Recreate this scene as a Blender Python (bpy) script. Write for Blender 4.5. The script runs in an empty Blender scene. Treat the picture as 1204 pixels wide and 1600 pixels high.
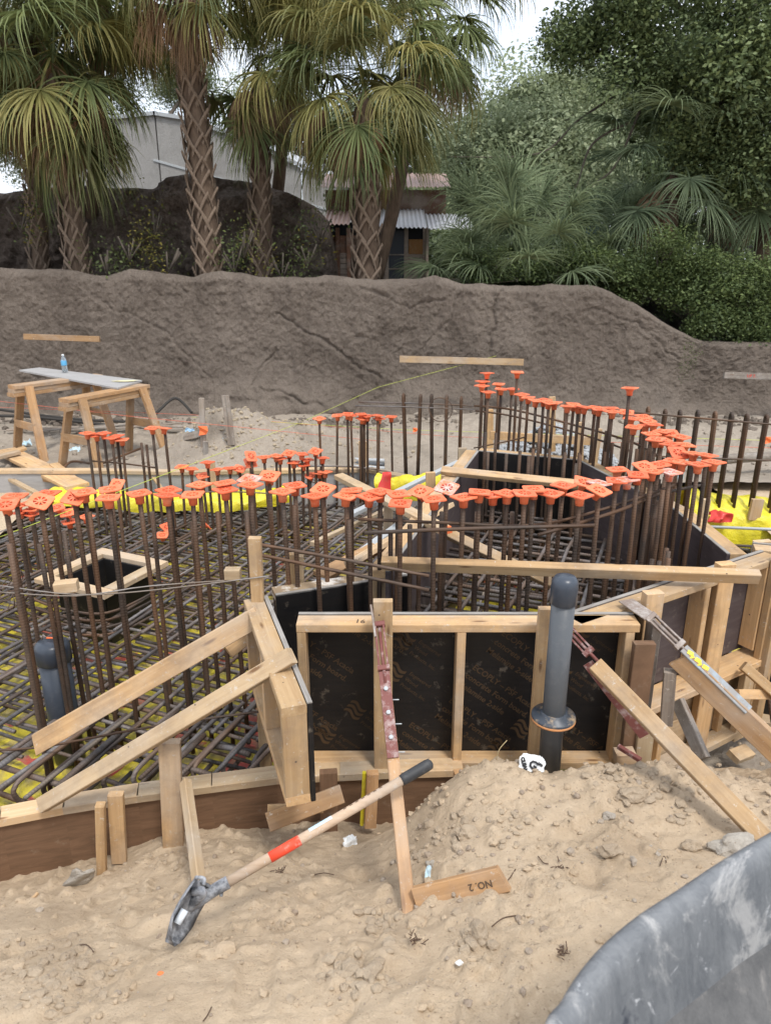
import bpy, bmesh, math, random
import numpy as np
from mathutils import Vector, Matrix, noise as mnoise
R = math.radians
random.seed(11)
SC = bpy.context.scene
COL = SC.collection

# ---------------------------------------------------------------- camera
PITCH, EYE = R(19.0), 1.9
CP, SP = math.cos(PITCH), math.sin(PITCH)
cd = bpy.data.cameras.new('camera')
cam = bpy.data.objects.new('camera', cd); COL.objects.link(cam)
cam.location = (0, 0, EYE); cam.rotation_euler = (R(90) - PITCH, 0, 0)
cd.sensor_fit = 'VERTICAL'; cd.sensor_height = 36.0; cd.sensor_width = 27.0
cd.lens = 36.0 * 1155 / 1600
cd.clip_start = 0.05; cd.clip_end = 600
cd.dof.use_dof = True; cd.dof.focus_distance = 3.6; cd.dof.aperture_fstop = 5.2
SC.camera = cam

# ---------------------------------------------------------------- sky, sun, exposure
SUN_EL, SUN_AZ = R(62), R(150)        # azimuth clockwise from +Y: behind the camera, to the right
w = bpy.data.worlds.new('World'); SC.world = w; w.use_nodes = True
nt = w.node_tree; bg = nt.nodes['Background']
sky = nt.nodes.new('ShaderNodeTexSky'); sky.sky_type = 'NISHITA'; sky.sun_disc = False
sky.sun_elevation = SUN_EL; sky.sun_rotation = SUN_AZ; sky.air_density = 1.0; sky.dust_density = 3.0
tc = nt.nodes.new('ShaderNodeTexCoord')
cn = nt.nodes.new('ShaderNodeTexNoise'); cn.inputs['Scale'].default_value = 2.2; cn.inputs['Detail'].default_value = 6
cr = nt.nodes.new('ShaderNodeValToRGB'); cr.color_ramp.elements[0].position = .36; cr.color_ramp.elements[1].position = .58
cr.color_ramp.elements[0].color = (.6, .6, .6, 1)
mx = nt.nodes.new('ShaderNodeMixRGB'); mx.inputs[2].default_value = (6.3, 6.7, 7.4, 1)
nt.links.new(tc.outputs['Generated'], cn.inputs['Vector']); nt.links.new(cn.outputs['Fac'], cr.inputs[0])
nt.links.new(cr.outputs[0], mx.inputs[0]); nt.links.new(sky.outputs[0], mx.inputs[1])
nt.links.new(mx.outputs[0], bg.inputs[0]); bg.inputs[1].default_value = 0.13
sl = bpy.data.lights.new('sun', 'SUN'); sl.energy = 1.5; sl.angle = R(11); sl.color = (1, .96, .9)
so = bpy.data.objects.new('sun', sl); COL.objects.link(so)
sdir = Vector((math.sin(SUN_AZ) * math.cos(SUN_EL), math.cos(SUN_AZ) * math.cos(SUN_EL), math.sin(SUN_EL)))
so.rotation_euler = sdir.to_track_quat('Z', 'Y').to_euler(); so.location = sdir * 30
SC.view_settings.view_transform = 'Standard'; SC.view_settings.look = 'None'
SC.view_settings.exposure = 0.84; SC.view_settings.gamma = 1.0
SC.view_settings.use_curve_mapping = False
SC.cycles.max_bounces = 6; SC.cycles.diffuse_bounces = 3; SC.cycles.transparent_max_bounces = 6
SC.cycles.use_denoising = True

# ---------------------------------------------------------------- surveying: bearings from the camera to real places
def ray(px, py):
    a, b = (px - 602) / 1155, (800 - py) / 1155
    return Vector((a, CP + b * SP, -SP + b * CP))
def W(px, py, h):                      # the place on that bearing at distance h along the ground
    r = ray(px, py); return Vector((0, 0, EYE)) + r * (h / r.y)
def Z(px, py, z):                      # the place on that bearing at height z
    r = ray(px, py); return Vector((0, 0, EYE)) + r * ((z - EYE) / r.z)
def V(*a): return Vector(a)
UP = V(0, 0, 1)

# ---------------------------------------------------------------- objects
def tag(o, label=None, cat=None, group=None, kind=None):
    if label: o['label'] = label
    if cat: o['category'] = cat
    if group: o['group'] = group
    if kind: o['kind'] = kind
    return o
def empty(name, label, cat, loc=(0, 0, 0), group=None):
    o = bpy.data.objects.new(name, None); COL.objects.link(o); o.location = loc
    o.empty_display_size = .1
    return tag(o, label, cat, group)
def link(name, me, mat=None, parent=None, M=None):
    o = bpy.data.objects.new(name, me); COL.objects.link(o)
    if mat and not me.materials: me.materials.append(mat)
    M = M or Matrix()
    if parent is not None:
        o.parent = parent
        o.matrix_basis = Matrix.Translation(-parent.location) @ M if parent.parent is None else parent.matrix_basis.inverted() @ Matrix.Translation(-parent.parent.location) @ M
    else:
        o.matrix_basis = M
    return o
def pydata(name, vs, fs, smooth=False):
    me = bpy.data.meshes.new(name); me.from_pydata([tuple(v) for v in vs], [], fs); me.update()
    if smooth: me.polygons.foreach_set('use_smooth', [True] * len(me.polygons))
    return me
def recentre(o):                       # puts a mesh's origin at its own middle
    me = o.data; n = len(me.vertices)
    c = sum((v.co for v in me.vertices), Vector()) / n
    me.transform(Matrix.Translation(-c)); o.matrix_basis = o.matrix_basis @ Matrix.Translation(c)
    return o
def frame(x, n):                       # matrix columns: X along x, Z near n
    x = x.normalized(); y = n.cross(x)
    if y.length < 1e-4: y = V(0, 1, 0).cross(x)
    y.normalize(); z = x.cross(y)
    return Matrix((x, y, z)).transposed().to_4x4()
def box_mesh(L, w, t, ch=.003, skew0=0, skew1=0):
    hy, hz = w / 2, t / 2; ch = min(ch, hy * .4, hz * .4)
    sec = [(-hy + ch, -hz), (hy - ch, -hz), (hy, -hz + ch), (hy, hz - ch), (hy - ch, hz), (-hy + ch, hz), (-hy, hz - ch), (-hy, -hz + ch)]
    vs = [(skew0 * y, y, z) for y, z in sec] + [(L + skew1 * y, y, z) for y, z in sec]
    fs = [(i, (i + 1) % 8, 8 + (i + 1) % 8, 8 + i) for i in range(8)] + [tuple(range(7, -1, -1)), tuple(range(8, 16))]
    return pydata('board', vs, fs)
def beam(name, p0, p1, w=.089, t=.038, n=UP, mat=None, parent=None, s0=0, s1=0, label=None, cat=None, group=None):
    p0, p1 = Vector(p0), Vector(p1)
    M = Matrix.Translation(p0) @ frame(p1 - p0, Vector(n))
    o = link(name, box_mesh((p1 - p0).length, w, t, skew0=s0, skew1=s1), mat, parent, M)
    return tag(o, label, cat, group)
def tube_mesh(pts, r, n=8, cap=True, smooth=True, rs=None):
    pts = [Vector(p) for p in pts]; vs = []; fs = []
    prev = None
    for i, p in enumerate(pts):
        d = (pts[min(i + 1, len(pts) - 1)] - pts[max(i - 1, 0)]).normalized()
        if prev is None:
            a = UP if abs(d.z) < .9 else V(0, 1, 0); u = a.cross(d).normalized()
        else:
            u = (prev - d * prev.dot(d)).normalized()
        prev = u; v = d.cross(u); rr = rs[i] if rs else r
        for k in range(n):
            an = 2 * math.pi * k / n; vs.append(p + (u * math.cos(an) + v * math.sin(an)) * rr)
    for i in range(len(pts) - 1):
        for k in range(n):
            fs.append((i * n + k, i * n + (k + 1) % n, (i + 1) * n + (k + 1) % n, (i + 1) * n + k))
    if cap:
        fs.append(tuple(range(n - 1, -1, -1))); fs.append(tuple(range((len(pts) - 1) * n, len(pts) * n)))
    return pydata('tube', vs, fs, smooth)
def tube(name, pts, r, mat, parent=None, n=8, rs=None, label=None, cat=None, group=None):
    p0 = Vector(pts[0]); loc = [Vector(p) - p0 for p in pts]
    o = link(name, tube_mesh(loc, r, n, rs=rs), mat, parent, Matrix.Translation(p0))
    return tag(o, label, cat, group)
def lathe_mesh(prof, n=24, smooth=True):
    vs = []; fs = []
    for r, z in prof:
        for k in range(n):
            a = 2 * math.pi * k / n; vs.append((r * math.cos(a), r * math.sin(a), z))
    for i in range(len(prof) - 1):
        for k in range(n):
            fs.append((i * n + k, i * n + (k + 1) % n, (i + 1) * n + (k + 1) % n, (i + 1) * n + k))
    fs.append(tuple(range(n - 1, -1, -1))); fs.append(tuple(range((len(prof) - 1) * n, len(prof) * n)))
    me = pydata('lathe', vs, fs, False)
    if smooth:
        for p in me.polygons: p.use_smooth = len(p.vertices) == 4
    return me
def crom(pts, k=6):                    # Catmull-Rom through points
    pts = [Vector(p) for p in pts]; out = []
    for i in range(len(pts) - 1):
        a, b, c, d = pts[max(i - 1, 0)], pts[i], pts[i + 1], pts[min(i + 2, len(pts) - 1)]
        for j in range(k):
            t = j / k; out.append(.5 * ((2 * b) + (c - a) * t + (2 * a - 5 * b + 4 * c - d) * t * t + (3 * b - a - 3 * c + d) * t ** 3))
    out.append(pts[-1]); return out

# ---------------------------------------------------------------- noise for terrain
_rng = np.random.RandomState(5); _tab = _rng.rand(256, 256)
def vnoise(x, y):
    xi = np.floor(x).astype(int); yi = np.floor(y).astype(int); fx = x - xi; fy = y - yi
    fx = fx * fx * (3 - 2 * fx); fy = fy * fy * (3 - 2 * fy); T = lambda a, b: _tab[a & 255, b & 255]
    return (T(xi, yi) * (1 - fx) + T(xi + 1, yi) * fx) * (1 - fy) + (T(xi, yi + 1) * (1 - fx) + T(xi + 1, yi + 1) * fx) * fy
def fbm(x, y, f, o=4, g=.5):
    s = 0; a = 1; t = 0
    for i in range(o):
        s = s + a * vnoise(x * f + 17.3 * i, y * f + 9.1 * i); t += a; a *= g; f *= 2.03
    return s / t - .5
def grid_obj(name, X, Y, Zz, mat, smooth=True):
    ny, nx = X.shape; vs = np.stack([X.ravel(), Y.ravel(), Zz.ravel()], 1)
    i = np.arange(nx * ny).reshape(ny, nx)
    q = np.stack([i[:-1, :-1].ravel(), i[:-1, 1:].ravel(), i[1:, 1:].ravel(), i[1:, :-1].ravel()], 1)
    me = bpy.data.meshes.new(name)
    me.vertices.add(len(vs)); me.vertices.foreach_set('co', vs.ravel())
    me.loops.add(q.size); me.loops.foreach_set('vertex_index', q.ravel())
    me.polygons.add(len(q)); me.polygons.foreach_set('loop_start', np.arange(0, q.size, 4)); me.polygons.foreach_set('loop_total', np.full(len(q), 4))
    me.polygons.foreach_set('use_smooth', np.full(len(q), smooth)); me.update(); me.validate()
    return link(name, me, mat)
def sheet(x0, x1, nx, y0, y1, ny):
    return np.meshgrid(np.linspace(x0, x1, nx), np.linspace(y0, y1, ny))

# ---------------------------------------------------------------- materials
class MT:
    def __init__(s, name, rough=.8, spec=.3, metal=0):
        s.m = bpy.data.materials.new(name); s.m.use_nodes = True; s.t = s.m.node_tree
        s.b = s.t.nodes['Principled BSDF']; s.b.inputs['Roughness'].default_value = rough
        s.b.inputs['Specular IOR Level'].default_value = spec; s.b.inputs['Metallic'].default_value = metal
        s._tc = s.t.nodes.new('ShaderNodeTexCoord')
    def L(s, a, b): s.t.links.new(a, b)
    def co(s, scale=(1, 1, 1), kind='Object'):
        if kind == 'World':
            g = s.t.nodes.new('ShaderNodeNewGeometry'); src = g.outputs['Position']
        else: src = s._tc.outputs[kind]
        m = s.t.nodes.new('ShaderNodeMapping'); m.inputs['Scale'].default_value = scale; s.L(src, m.inputs[0]); return m.outputs[0]
    def rnd_co(s, v):                  # moves the pattern per object
        oi = s.t.nodes.new('ShaderNodeObjectInfo'); mu = s.t.nodes.new('ShaderNodeMath'); mu.operation = 'MULTIPLY'; mu.inputs[1].default_value = 47
        ad = s.t.nodes.new('ShaderNodeVectorMath'); ad.operation = 'ADD'
        s.L(oi.outputs['Random'], mu.inputs[0]); s.L(v, ad.inputs[0]); s.L(mu.outputs[0], ad.inputs[1]); return ad.outputs[0]
    def noise(s, co, sc, det=4, rough=.6, dist=0):
        n = s.t.nodes.new('ShaderNodeTexNoise'); n.inputs['Scale'].default_value = sc; n.inputs['Detail'].default_value = det
        n.inputs['Roughness'].default_value = rough; n.inputs['Distortion'].default_value = dist; s.L(co, n.inputs['Vector']); return n.outputs['Fac']
    def vor(s, co, sc, feat='F1', out='Distance'):
        n = s.t.nodes.new('ShaderNodeTexVoronoi'); n.feature = feat; n.inputs['Scale'].default_value = sc; s.L(co, n.inputs['Vector']); return n.outputs[out]
    def ramp(s, v, stops):
        n = s.t.nodes.new('ShaderNodeValToRGB'); e = n.color_ramp.elements
        while len(e) < len(stops): e.new(.5)
        for i, (p, c) in enumerate(stops):
            e[i].position = p; e[i].color = (c, c, c, 1) if isinstance(c, (int, float)) else (*c, 1)
        s.L(v, n.inputs[0]); return n.outputs[0]
    def mix(s, f, a, b, mode='MIX'):
        n = s.t.nodes.new('ShaderNodeMixRGB'); n.blend_type = mode
        for k, v in ((0, f), (1, a), (2, b)):
            if isinstance(v, (int, float)): n.inputs[k].default_value = v if k == 0 else (v, v, v, 1)
            elif isinstance(v, tuple): n.inputs[k].default_value = (*v, 1)
            else: s.L(v, n.inputs[k])
        return n.outputs[0]
    def rand(s): return s.t.nodes.new('ShaderNodeObjectInfo').outputs['Random']
    def island(s): return s.t.nodes.new('ShaderNodeNewGeometry').outputs['Random Per Island']
    def col(s, c):
        if isinstance(c, tuple): s.b.inputs['Base Color'].default_value = (*c, 1)
        else: s.L(c, s.b.inputs['Base Color'])
        return s
    def rough(s, v): s.L(v, s.b.inputs['Roughness']); return s
    def bump(s, h, strength=.4, dist=.01):
        n = s.t.nodes.new('ShaderNodeBump'); n.inputs['Strength'].default_value = strength; n.inputs['Distance'].default_value = dist
        s.L(h, n.inputs['Height'])
        if s.b.inputs['Normal'].is_linked: s.L(s.b.inputs['Normal'].links[0].from_socket, n.inputs['Normal'])
        s.L(n.outputs[0], s.b.inputs['Normal']); return s

def wood(name, light, dark, dirt=.35, dirtcol=(.17, .13, .10)):
    m = MT(name, .75, .25)
    c = m.rnd_co(m.co((1.3, 24, 24)))
    g = m.noise(c, 1.6, 5, .65, .6)
    base = m.mix(m.ramp(g, [(.3, 0), (.72, 1)]), light, dark)
    k = m.vor(m.rnd_co(m.co((1.6, 7, 7))), 1.9)
    base = m.mix(m.ramp(k, [(.06, .85), (.13, 0)]), base, (.16, .08, .035))
    tint = m.mix(m.rand(), (1.14, 1.06, 1.0), (.76, .75, .75))
    base = m.mix(1.0, base, tint, 'MULTIPLY')
    sp_ = m.noise(m.rnd_co(m.co()), 38, 5, .8, .4)
    base = m.mix(m.ramp(sp_, [(.60, 0), (.66, .7)]), base, (.56, .52, .46))
    nl = m.vor(m.rnd_co(m.co((1.2, 1.2, 1.2))), 9)
    base = m.mix(m.ramp(nl, [(.035, .9), (.055, 0)]), base, (.05, .035, .03))
    gy = m.noise(m.rnd_co(m.co((.6, 1, 1))), 2.4, 4, .6)
    base = m.mix(m.ramp(gy, [(.50, 0), (.66, .5)]), base, (.40, .36, .31))
    d = m.noise(m.rnd_co(m.co()), 5, 6, .7)
    base = m.mix(m.ramp(d, [(.48, 0), (.75, dirt)]), base, dirtcol)
    m.col(base).bump(g, .35, .003); return m.m
M_ = {}
M_['lumber'] = wood('sawn pine lumber', (.60, .425, .235), (.42, .27, .135), .6)
M_['pale'] = wood('pale dusty lumber', (.60, .47, .30), (.44, .31, .18), .5)
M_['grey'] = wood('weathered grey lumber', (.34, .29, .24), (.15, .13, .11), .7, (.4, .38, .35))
M_['horse'] = wood('orange brown lumber', (.50, .32, .165), (.33, .195, .095), .5)
def ply(name, a, b, rough=.5):
    m = MT(name, rough, .3)
    g = m.noise(m.rnd_co(m.co((2, 14, 3))), 2.2, 6, .7, .8)
    d = m.noise(m.co(), 14, 5, .7)
    c = m.mix(m.ramp(g, [(.3, 0), (.7, 1)]), a, b)
    c = m.mix(m.ramp(d, [(.60, 0), (.74, .35)]), c, (.35, .29, .22))
    m.col(c).bump(g, .15, .002); return m.m
M_['blackply'] = ply('black form facing', (.010, .010, .011), (.018, .016, .015), .38)
M_['purpleply'] = ply('dark purple brown form facing', (.055, .040, .042), (.10, .08, .078), .55)
M_['brownply'] = ply('reddish brown plywood', (.21, .12, .07), (.12, .07, .04), .7)
M_['greyply'] = ply('dusty grey plywood', (.40, .39, .38), (.30, .29, .28), .7)
M_['edge'] = ply('plywood edge', (.35, .33, .30), (.20, .18, .16), .8)
def smear():
    m = MT('concrete smeared wood', .85, .2)
    n = m.noise(m.rnd_co(m.co()), 9, 6, .7)
    m.col(m.mix(m.ramp(n, [(.42, 0), (.52, 1)]), (.62, .58, .52), (.30, .22, .14))).bump(n, .5, .01); return m.m
M_['smear'] = smear()
def rebar(name, a, b, rust):
    m = MT(name, .62, .4, .25)
    co = m.rnd_co(m.co()); n = m.noise(co, 16, 5, .7); n2 = m.noise(co, 2.2, 3)
    c = m.mix(m.ramp(n, [(.35, 0), (.65, 1)]), a, b)
    c = m.mix(m.ramp(n2, [(.40, 0), (.62, 1)]), c, rust)
    tint = m.mix(m.rand(), (1.35, 1.28, 1.22), (.65, .63, .62)); c = m.mix(1.0, c, tint, 'MULTIPLY')
    w = m.t.nodes.new('ShaderNodeTexWave'); w.wave_type = 'BANDS'; w.bands_direction = 'Z'; w.inputs['Scale'].default_value = 20
    w.inputs['Distortion'].default_value = .3; m.L(m.co((1, 1, 1)), w.inputs['Vector'])
    c = m.mix(m.ramp(w.outputs['Fac'], [(.05, .10), (.5, 0)]), c, (.02, .016, .014))  # shading between the ribs painted in as dark bands
    m.col(c).bump(w.outputs['Fac'], .38, .0025); return m.m
M_['dowel'] = rebar('rusty dark rebar', (.090, .066, .050), (.050, .040, .034), (.125, .070, .040))
M_['matbar'] = rebar('grey scaled rebar', (.19, .188, .195), (.10, .095, .092), (.135, .092, .066))
M_['palebar'] = rebar('pale grey rebar', (.30, .29, .28), (.22, .21, .2), (.2, .17, .14))
def plastic(name, c, c2, rough=.45, dust=.25, dustc=(.45, .36, .28), lo=.5):
    m = MT(name, rough, .4)
    n = m.noise(m.rnd_co(m.co()), 22, 6, .7)
    t = m.mix(m.rand(), c, c2)
    m.col(m.mix(m.ramp(n, [(lo, 0), (lo + .25, dust)]), t, dustc)); return m.m
M_['cap'] = plastic('orange cap plastic', (.84, .20, .085), (.70, .125, .05), .55, .5, (.74, .40, .27))
M_['capshade'] = plastic('orange cap plastic with recess shade painted in', (.56, .085, .045), (.50, .075, .04), .5, .2, (.5, .2, .14))  # darker copy of the cap orange, shade of the recess put into the colour
M_['capwhite'] = plastic('orange cap plastic spattered with grout', (.86, .20, .10), (.86, .20, .10), .6, 1, (.62, .50, .46), .4)
M_['pvc'] = plastic('grey pvc', (.085, .092, .10), (.085, .092, .10), .35, .25, (.2, .19, .18), .52)
M_['darkpvc'] = plastic('dark blue grey pvc', (.045, .055, .072), (.045, .055, .072), .33, .2, (.2, .2, .2), .52)
M_['flange'] = plastic('muddy flange', (.05, .06, .075), (.05, .06, .075), .4, 1, (.45, .33, .2), .50)
M_['rubber'] = plastic('black rubber grip', (.035, .036, .038), (.035, .036, .038), .6, .3, (.2, .19, .18))
M_['steelred'] = plastic('red oxide steel spattered with grout', (.17, .055, .045), (.17, .055, .045), .6, .9, (.50, .43, .40), .50)
M_['steelgrey'] = plastic('worn bare steel', (.22, .17, .14), (.22, .17, .14), .5, .8, (.5, .47, .44), .46)
M_['steelblue'] = plastic('blue paint spattered steel', (.24, .23, .22), (.24, .23, .22), .5, 1, (.28, .38, .46), .50)
M_['galv'] = plastic('galvanised steel', (.42, .44, .45), (.42, .44, .45), .45, .4, (.3, .29, .27))
M_['orange'] = plastic('bright orange', (.9, .18, .05), (.9, .18, .05), .6, .2)
M_['redpaint'] = plastic('red paint on handle', (.75, .07, .03), (.75, .07, .03), .5, .8, (.78, .62, .52), .56)
M_['ash'] = wood('shovel handle wood', (.52, .42, .32), (.40, .30, .21), .3)
M_['white'] = plastic('white paper', (.72, .74, .74), (.72, .74, .74), .6, .5, (.45, .38, .3))
M_['ink'] = plastic('black ink', (.02, .02, .022), (.02, .02, .022), .7, 0)
M_['bluelabel'] = plastic('pale blue label', (.45, .62, .70), (.45, .62, .70), .5, .5, (.7, .7, .7), .4)
def flat(name, c, rough=.8, spec=.2, metal=0):
    m = MT(name, rough, spec, metal); m.col(c); return m.m
M_['gold'] = flat('brown print', (.072, .046, .026), .6)
M_['pencil'] = flat('pencil', (.10, .07, .05), 1)
M_['stamp'] = flat('stamp ink', (.18, .12, .08), 1)
M_['string'] = flat('yellow green mason line', (.50, .56, .10), .7)
M_['stringred'] = flat('pink mason line', (.62, .16, .10), .7)
M_['black'] = flat('black plastic', (.012, .013, .015), .45)
# ================================================================ ground materials
def sand(name, a, b, wet, world=True, wetpos=.60):
    m = MT(name, .95, .1)
    c = m.co(kind='World')
    n1 = m.noise(c, 1.7, 6, .65, .4); n2 = m.noise(c, 26, 6, .75); n3 = m.noise(c, 160, 3, .8)
    col = m.mix(m.ramp(n2, [(.3, 0), (.7, 1)]), a, b)
    col = m.mix(m.ramp(n1, [(wetpos - .12, 0), (wetpos + .1, .75)]), col, wet)
    pk = m.vor(c, 55); col = m.mix(m.ramp(pk, [(.05, .7), (.16, 0)]), col, (.20, .14, .10))
    col = m.mix(m.ramp(m.vor(m.co((1.1, 1.1, 1.1), 'World'), 31), [(.03, .8), (.07, 0)]), col, (.62, .56, .48))
    m.col(col).bump(n2, .8, .022).bump(n3, .6, .005); return m.m
M_['sand'] = sand('pale damp sand', (.56, .44, .31), (.475, .365, .25), (.36, .27, .18))
M_['rearsand'] = sand('grey dusty sand', (.39, .335, .27), (.29, .245, .20), (.21, .18, .145))
M_['gravel'] = sand('grey crushed stone', (.46, .47, .47), (.30, .31, .32), (.4, .4, .4))
M_['clod'] = sand('damp sand clod', (.48, .385, .28), (.40, .315, .225), (.33, .255, .18))

# ================================================================ near sand: heightfield through surveyed points
cp = []
def g(px, py, z): p = Z(px, py, z); cp.append((p.x, p.y, z))
for a in [(0,1600,.10),(300,1600,.12),(600,1600,.13),(900,1600,.15),(0,1530,.03),(250,1485,-.01),(120,1470,-.10),(0,1440,-.22),(400,1500,.03),(520,1470,-.03),
          (60,1385,-.50),(150,1378,-.48),(0,1392,-.52),(245,1320,-.46),(330,1292,-.49),(430,1292,-.49),(560,1292,-.50),(620,1290,-.48),(250,1400,-.28),(310,1372,-.30),(400,1400,-.16),(450,1345,-.33),(560,1345,-.33),
          (640,1432,-.07),(570,1410,-.13),(600,1480,.02),(600,1350,-.30),(655,1262,-.16),(700,1215,-.09),(760,1184,-.03),(850,1192,-.03),(930,1190,-.05),(1030,1186,-.05),(1110,1196,-.08),(1204,1216,-.11),
          (800,1250,.0),(1000,1290,.02),(800,1350,.05),(900,1450,.09),(720,1450,.03),(1000,1400,.08),(1200,1330,.04),(720,1330,.0),(668,1340,-.05),(1100,1260,-.01),(1150,1188,-.57),(1110,1165,-.58)]: g(*a)
for a in [(-2.6,1.2,.05),(-2.6,2.2,-.45),(-1.9,1.6,-.1),(2.6,1,.15),(2.4,2.3,0),(2.9,3.0,-.5),(0,0,.3),(-1.5,0,.25),(1.5,0,.3),(2.2,3.2,-.6),(1.5,3.05,-.58),
          (.3,2.76,-.42),(.7,2.76,-.38),(1.0,2.78,-.40),(1.35,2.9,-.5),(-.3,2.75,-.5),(-.8,2.9,-.62),(-2.6,2.9,-.66),(0,3.2,-.66),(1,3.3,-.66),(2.8,3.5,-.66),(-1.3,3.3,-.66),(-3.4,2.6,-.6),(-3.4,1,.1),(3.4,1.5,.1)]: cp.append(a)
cp = np.array(cp); n = len(cp)
def phi(r): return np.sqrt(r * r + .02)
A = phi(np.hypot(cp[:, None, 0] - cp[None, :, 0], cp[:, None, 1] - cp[None, :, 1])) + np.eye(n) * -.02
wts = np.linalg.solve(A, cp[:, 2])
_e = [Z(a, b, 0) for a, b in [(540,1620),(572,1500),(600,1440),(640,1390)]]
EDY = np.array([p.y for p in _e]); EDX = np.array([p.x for p in _e])
FEET = [(p.x, p.y, a) for p, a in [(Z(150,1530,.02),1.2),(Z(400,1545,.02),1.7),(Z(480,1420,-.1),.8),(Z(760,1545,.1),1.4),(Z(690,1590,.1),1.3),(Z(830,1420,.05),2.2),(Z(920,1300,0),.6),(Z(60,1450,-.1),.9),(Z(330,1440,-.1),1.9)]]
def ground_z(x, y, detail=True):
    x = np.asarray(x, float); y = np.asarray(y, float); z = np.zeros_like(x)
    for k in range(n): z = z + wts[k] * phi(np.hypot(x - cp[k, 0], y - cp[k, 1]))
    z = z + fbm(x, y, 2.1, 3) * .045
    if detail:
        z = z + fbm(x, y, 9, 4) * .028 + fbm(x, y, 40, 3) * .011
        c = np.maximum(0, fbm(x + 3, y, 22, 3) - .06) * np.clip((fbm(x, y + 7, 1.6, 2) + .12) * 5, 0, 1)
        z = z + c * .10
        ex = np.interp(y, EDY, EDX); ex = ex + fbm(x, y, 3.5, 3) * .22
        z = z + .035 / (1 + np.exp(-np.clip((x - ex) / .014, -30, 30))) * np.clip((1.95 - y) / .25, 0, 1) - .015
        near_e = np.exp(-((x - ex + .03) / .05) ** 2) * np.clip((2.0 - y) / .3, 0, 1); z = z + near_e * fbm(x, y, 30, 3) * .05
        for fx, fy, fa in FEET:
            c_, s_ = math.cos(fa), math.sin(fa); u_ = (x - fx) * c_ + (y - fy) * s_; v_ = -(x - fx) * s_ + (y - fy) * c_
            r_ = (u_ / .145) ** 4 + (v_ / .052) ** 4; z = z - .020 * np.exp(-r_) + .010 * np.exp(-((r_ - 1.8) / 1.1) ** 2) - .004 * np.exp(-r_) * np.sin(u_ * 260)
        foot = np.maximum(0, fbm(x + 9, y + 4, 5.5, 2) - .10); z = z - foot * .13
    return z
X, Y = sheet(-3.3, 3.3, 560, -.4, 3.15, 330)
ZZ = ground_z(X, Y); ZZ = np.maximum(ZZ, -.70)
tag(grid_obj('sand_ground', X, Y, ZZ, M_['sand']), kind='structure')
def gz(x, y): return float(ground_z(np.array([x]), np.array([y]))[0])

# floor of the dig, the land around it and the far land
X, Y = sheet(-6, 6, 60, 2.4, 8, 40)
tag(grid_obj('pit_floor', X, Y, -.72 + fbm(X, Y, 1, 3) * .03, M_['rearsand']), kind='structure')
me = pydata('ground', [(-250, -250, -.85), (250, -250, -.85), (250, 400, -.85), (-250, 400, -.85)], [(0, 1, 2, 3)])
tag(link('ground', me, M_['rearsand']), kind='structure')
for s in (-1, 1):                      # side ground carrying the site on past the frame
    X, Y = sheet(3.25, 14, 30, -6, 11, 40); zz = .05 + fbm(X, Y, .6, 3) * .2
    tag(grid_obj('side_ground', X * s, Y, zz - .35 * np.clip((Y - 1.5) / 2, 0, 1), M_['sand']), kind='structure')

def rear_z(x, y):
    z = -.20 + fbm(x, y, .9, 4) * .10 + fbm(x, y, 7, 4) * .035
    z = z + .46 * np.exp(-((x + 1.80) / .60) ** 2 - ((y - 7.95) / .42) ** 2) * (1 + fbm(x, y, 6, 4) * .7) + .28 * np.exp(-((x + 1.0) / .75) ** 2 - ((y - 8.3) / .45) ** 2)
    z = z + .28 * np.exp(-((x - 1.9) / 1.3) ** 2 - ((y - 9.3) / .8) ** 2)
    z = z + np.maximum(0, fbm(x + 2, y, 10, 3) - .05) * .22 * np.clip(np.exp(-((y - 8.6) / .8) ** 2), 0, 1)
    return z
X, Y = sheet(-7.5, 7.5, 500, 6.95, 11.0, 150)
tag(grid_obj('rear_ground', X, Y, rear_z(X, Y), M_['rearsand']), kind='structure')
def rz(x, y): return float(rear_z(np.array([x]), np.array([y]))[0])

# yellow plastic under the reinforcement
def yellow():
    m = MT('yellow plastic sheet', .35, .5)
    c = m.co(kind='World'); n = m.noise(c, 1.9, 3, .5, 1.5); w_ = m.noise(c, 9, 6, .6, 1.2)
    col = m.mix(m.ramp(n, [(.60, 0), (.615, 1)]), (.68, .56, .05), (.52, .09, .07))
    col = m.mix(m.ramp(w_, [(.44, 0), (.60, .75)]), col, (.30, .235, .15))
    m.col(col).bump(w_, .8, .03); return m.m
M_['yellow'] = yellow()
def clean_yellow():
    m = MT('bright yellow plastic sheet', .35, .5)
    c = m.co(kind='World'); w_ = m.noise(c, 6, 5, .6, 1.5)
    m.col(m.mix(m.ramp(w_, [(.5, 0), (.75, .4)]), (.72, .61, .03), (.46, .39, .09))).bump(w_, .5, .03).bump(m.noise(c, 22, 4, .6, 2.0), .5, .015); return m.m
M_['yellow2'] = clean_yellow()
M_['redsheet'] = plastic('red plastic sheet', (.62, .05, .04), (.62, .05, .04), .4, .4, (.5, .2, .15))
X, Y = sheet(-5.2, 2.9, 200, 2.78, 6.9, 120)
dr = np.clip((.56 - (Y - 2.87 - (X - .81) * .605)) * 8 - 3.6, 0, 1) * (X > .7)
o = grid_obj('plastic_sheet', X, Y, -.64 + fbm(X, Y, 2.5, 3) * .05 + np.abs(fbm(X + 3, Y, 7, 2)) * .05 - dr * .25, M_['yellow'])
tag(o, 'muddy yellow plastic ground sheet with red patches under the reinforcement', 'plastic sheet')

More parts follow.
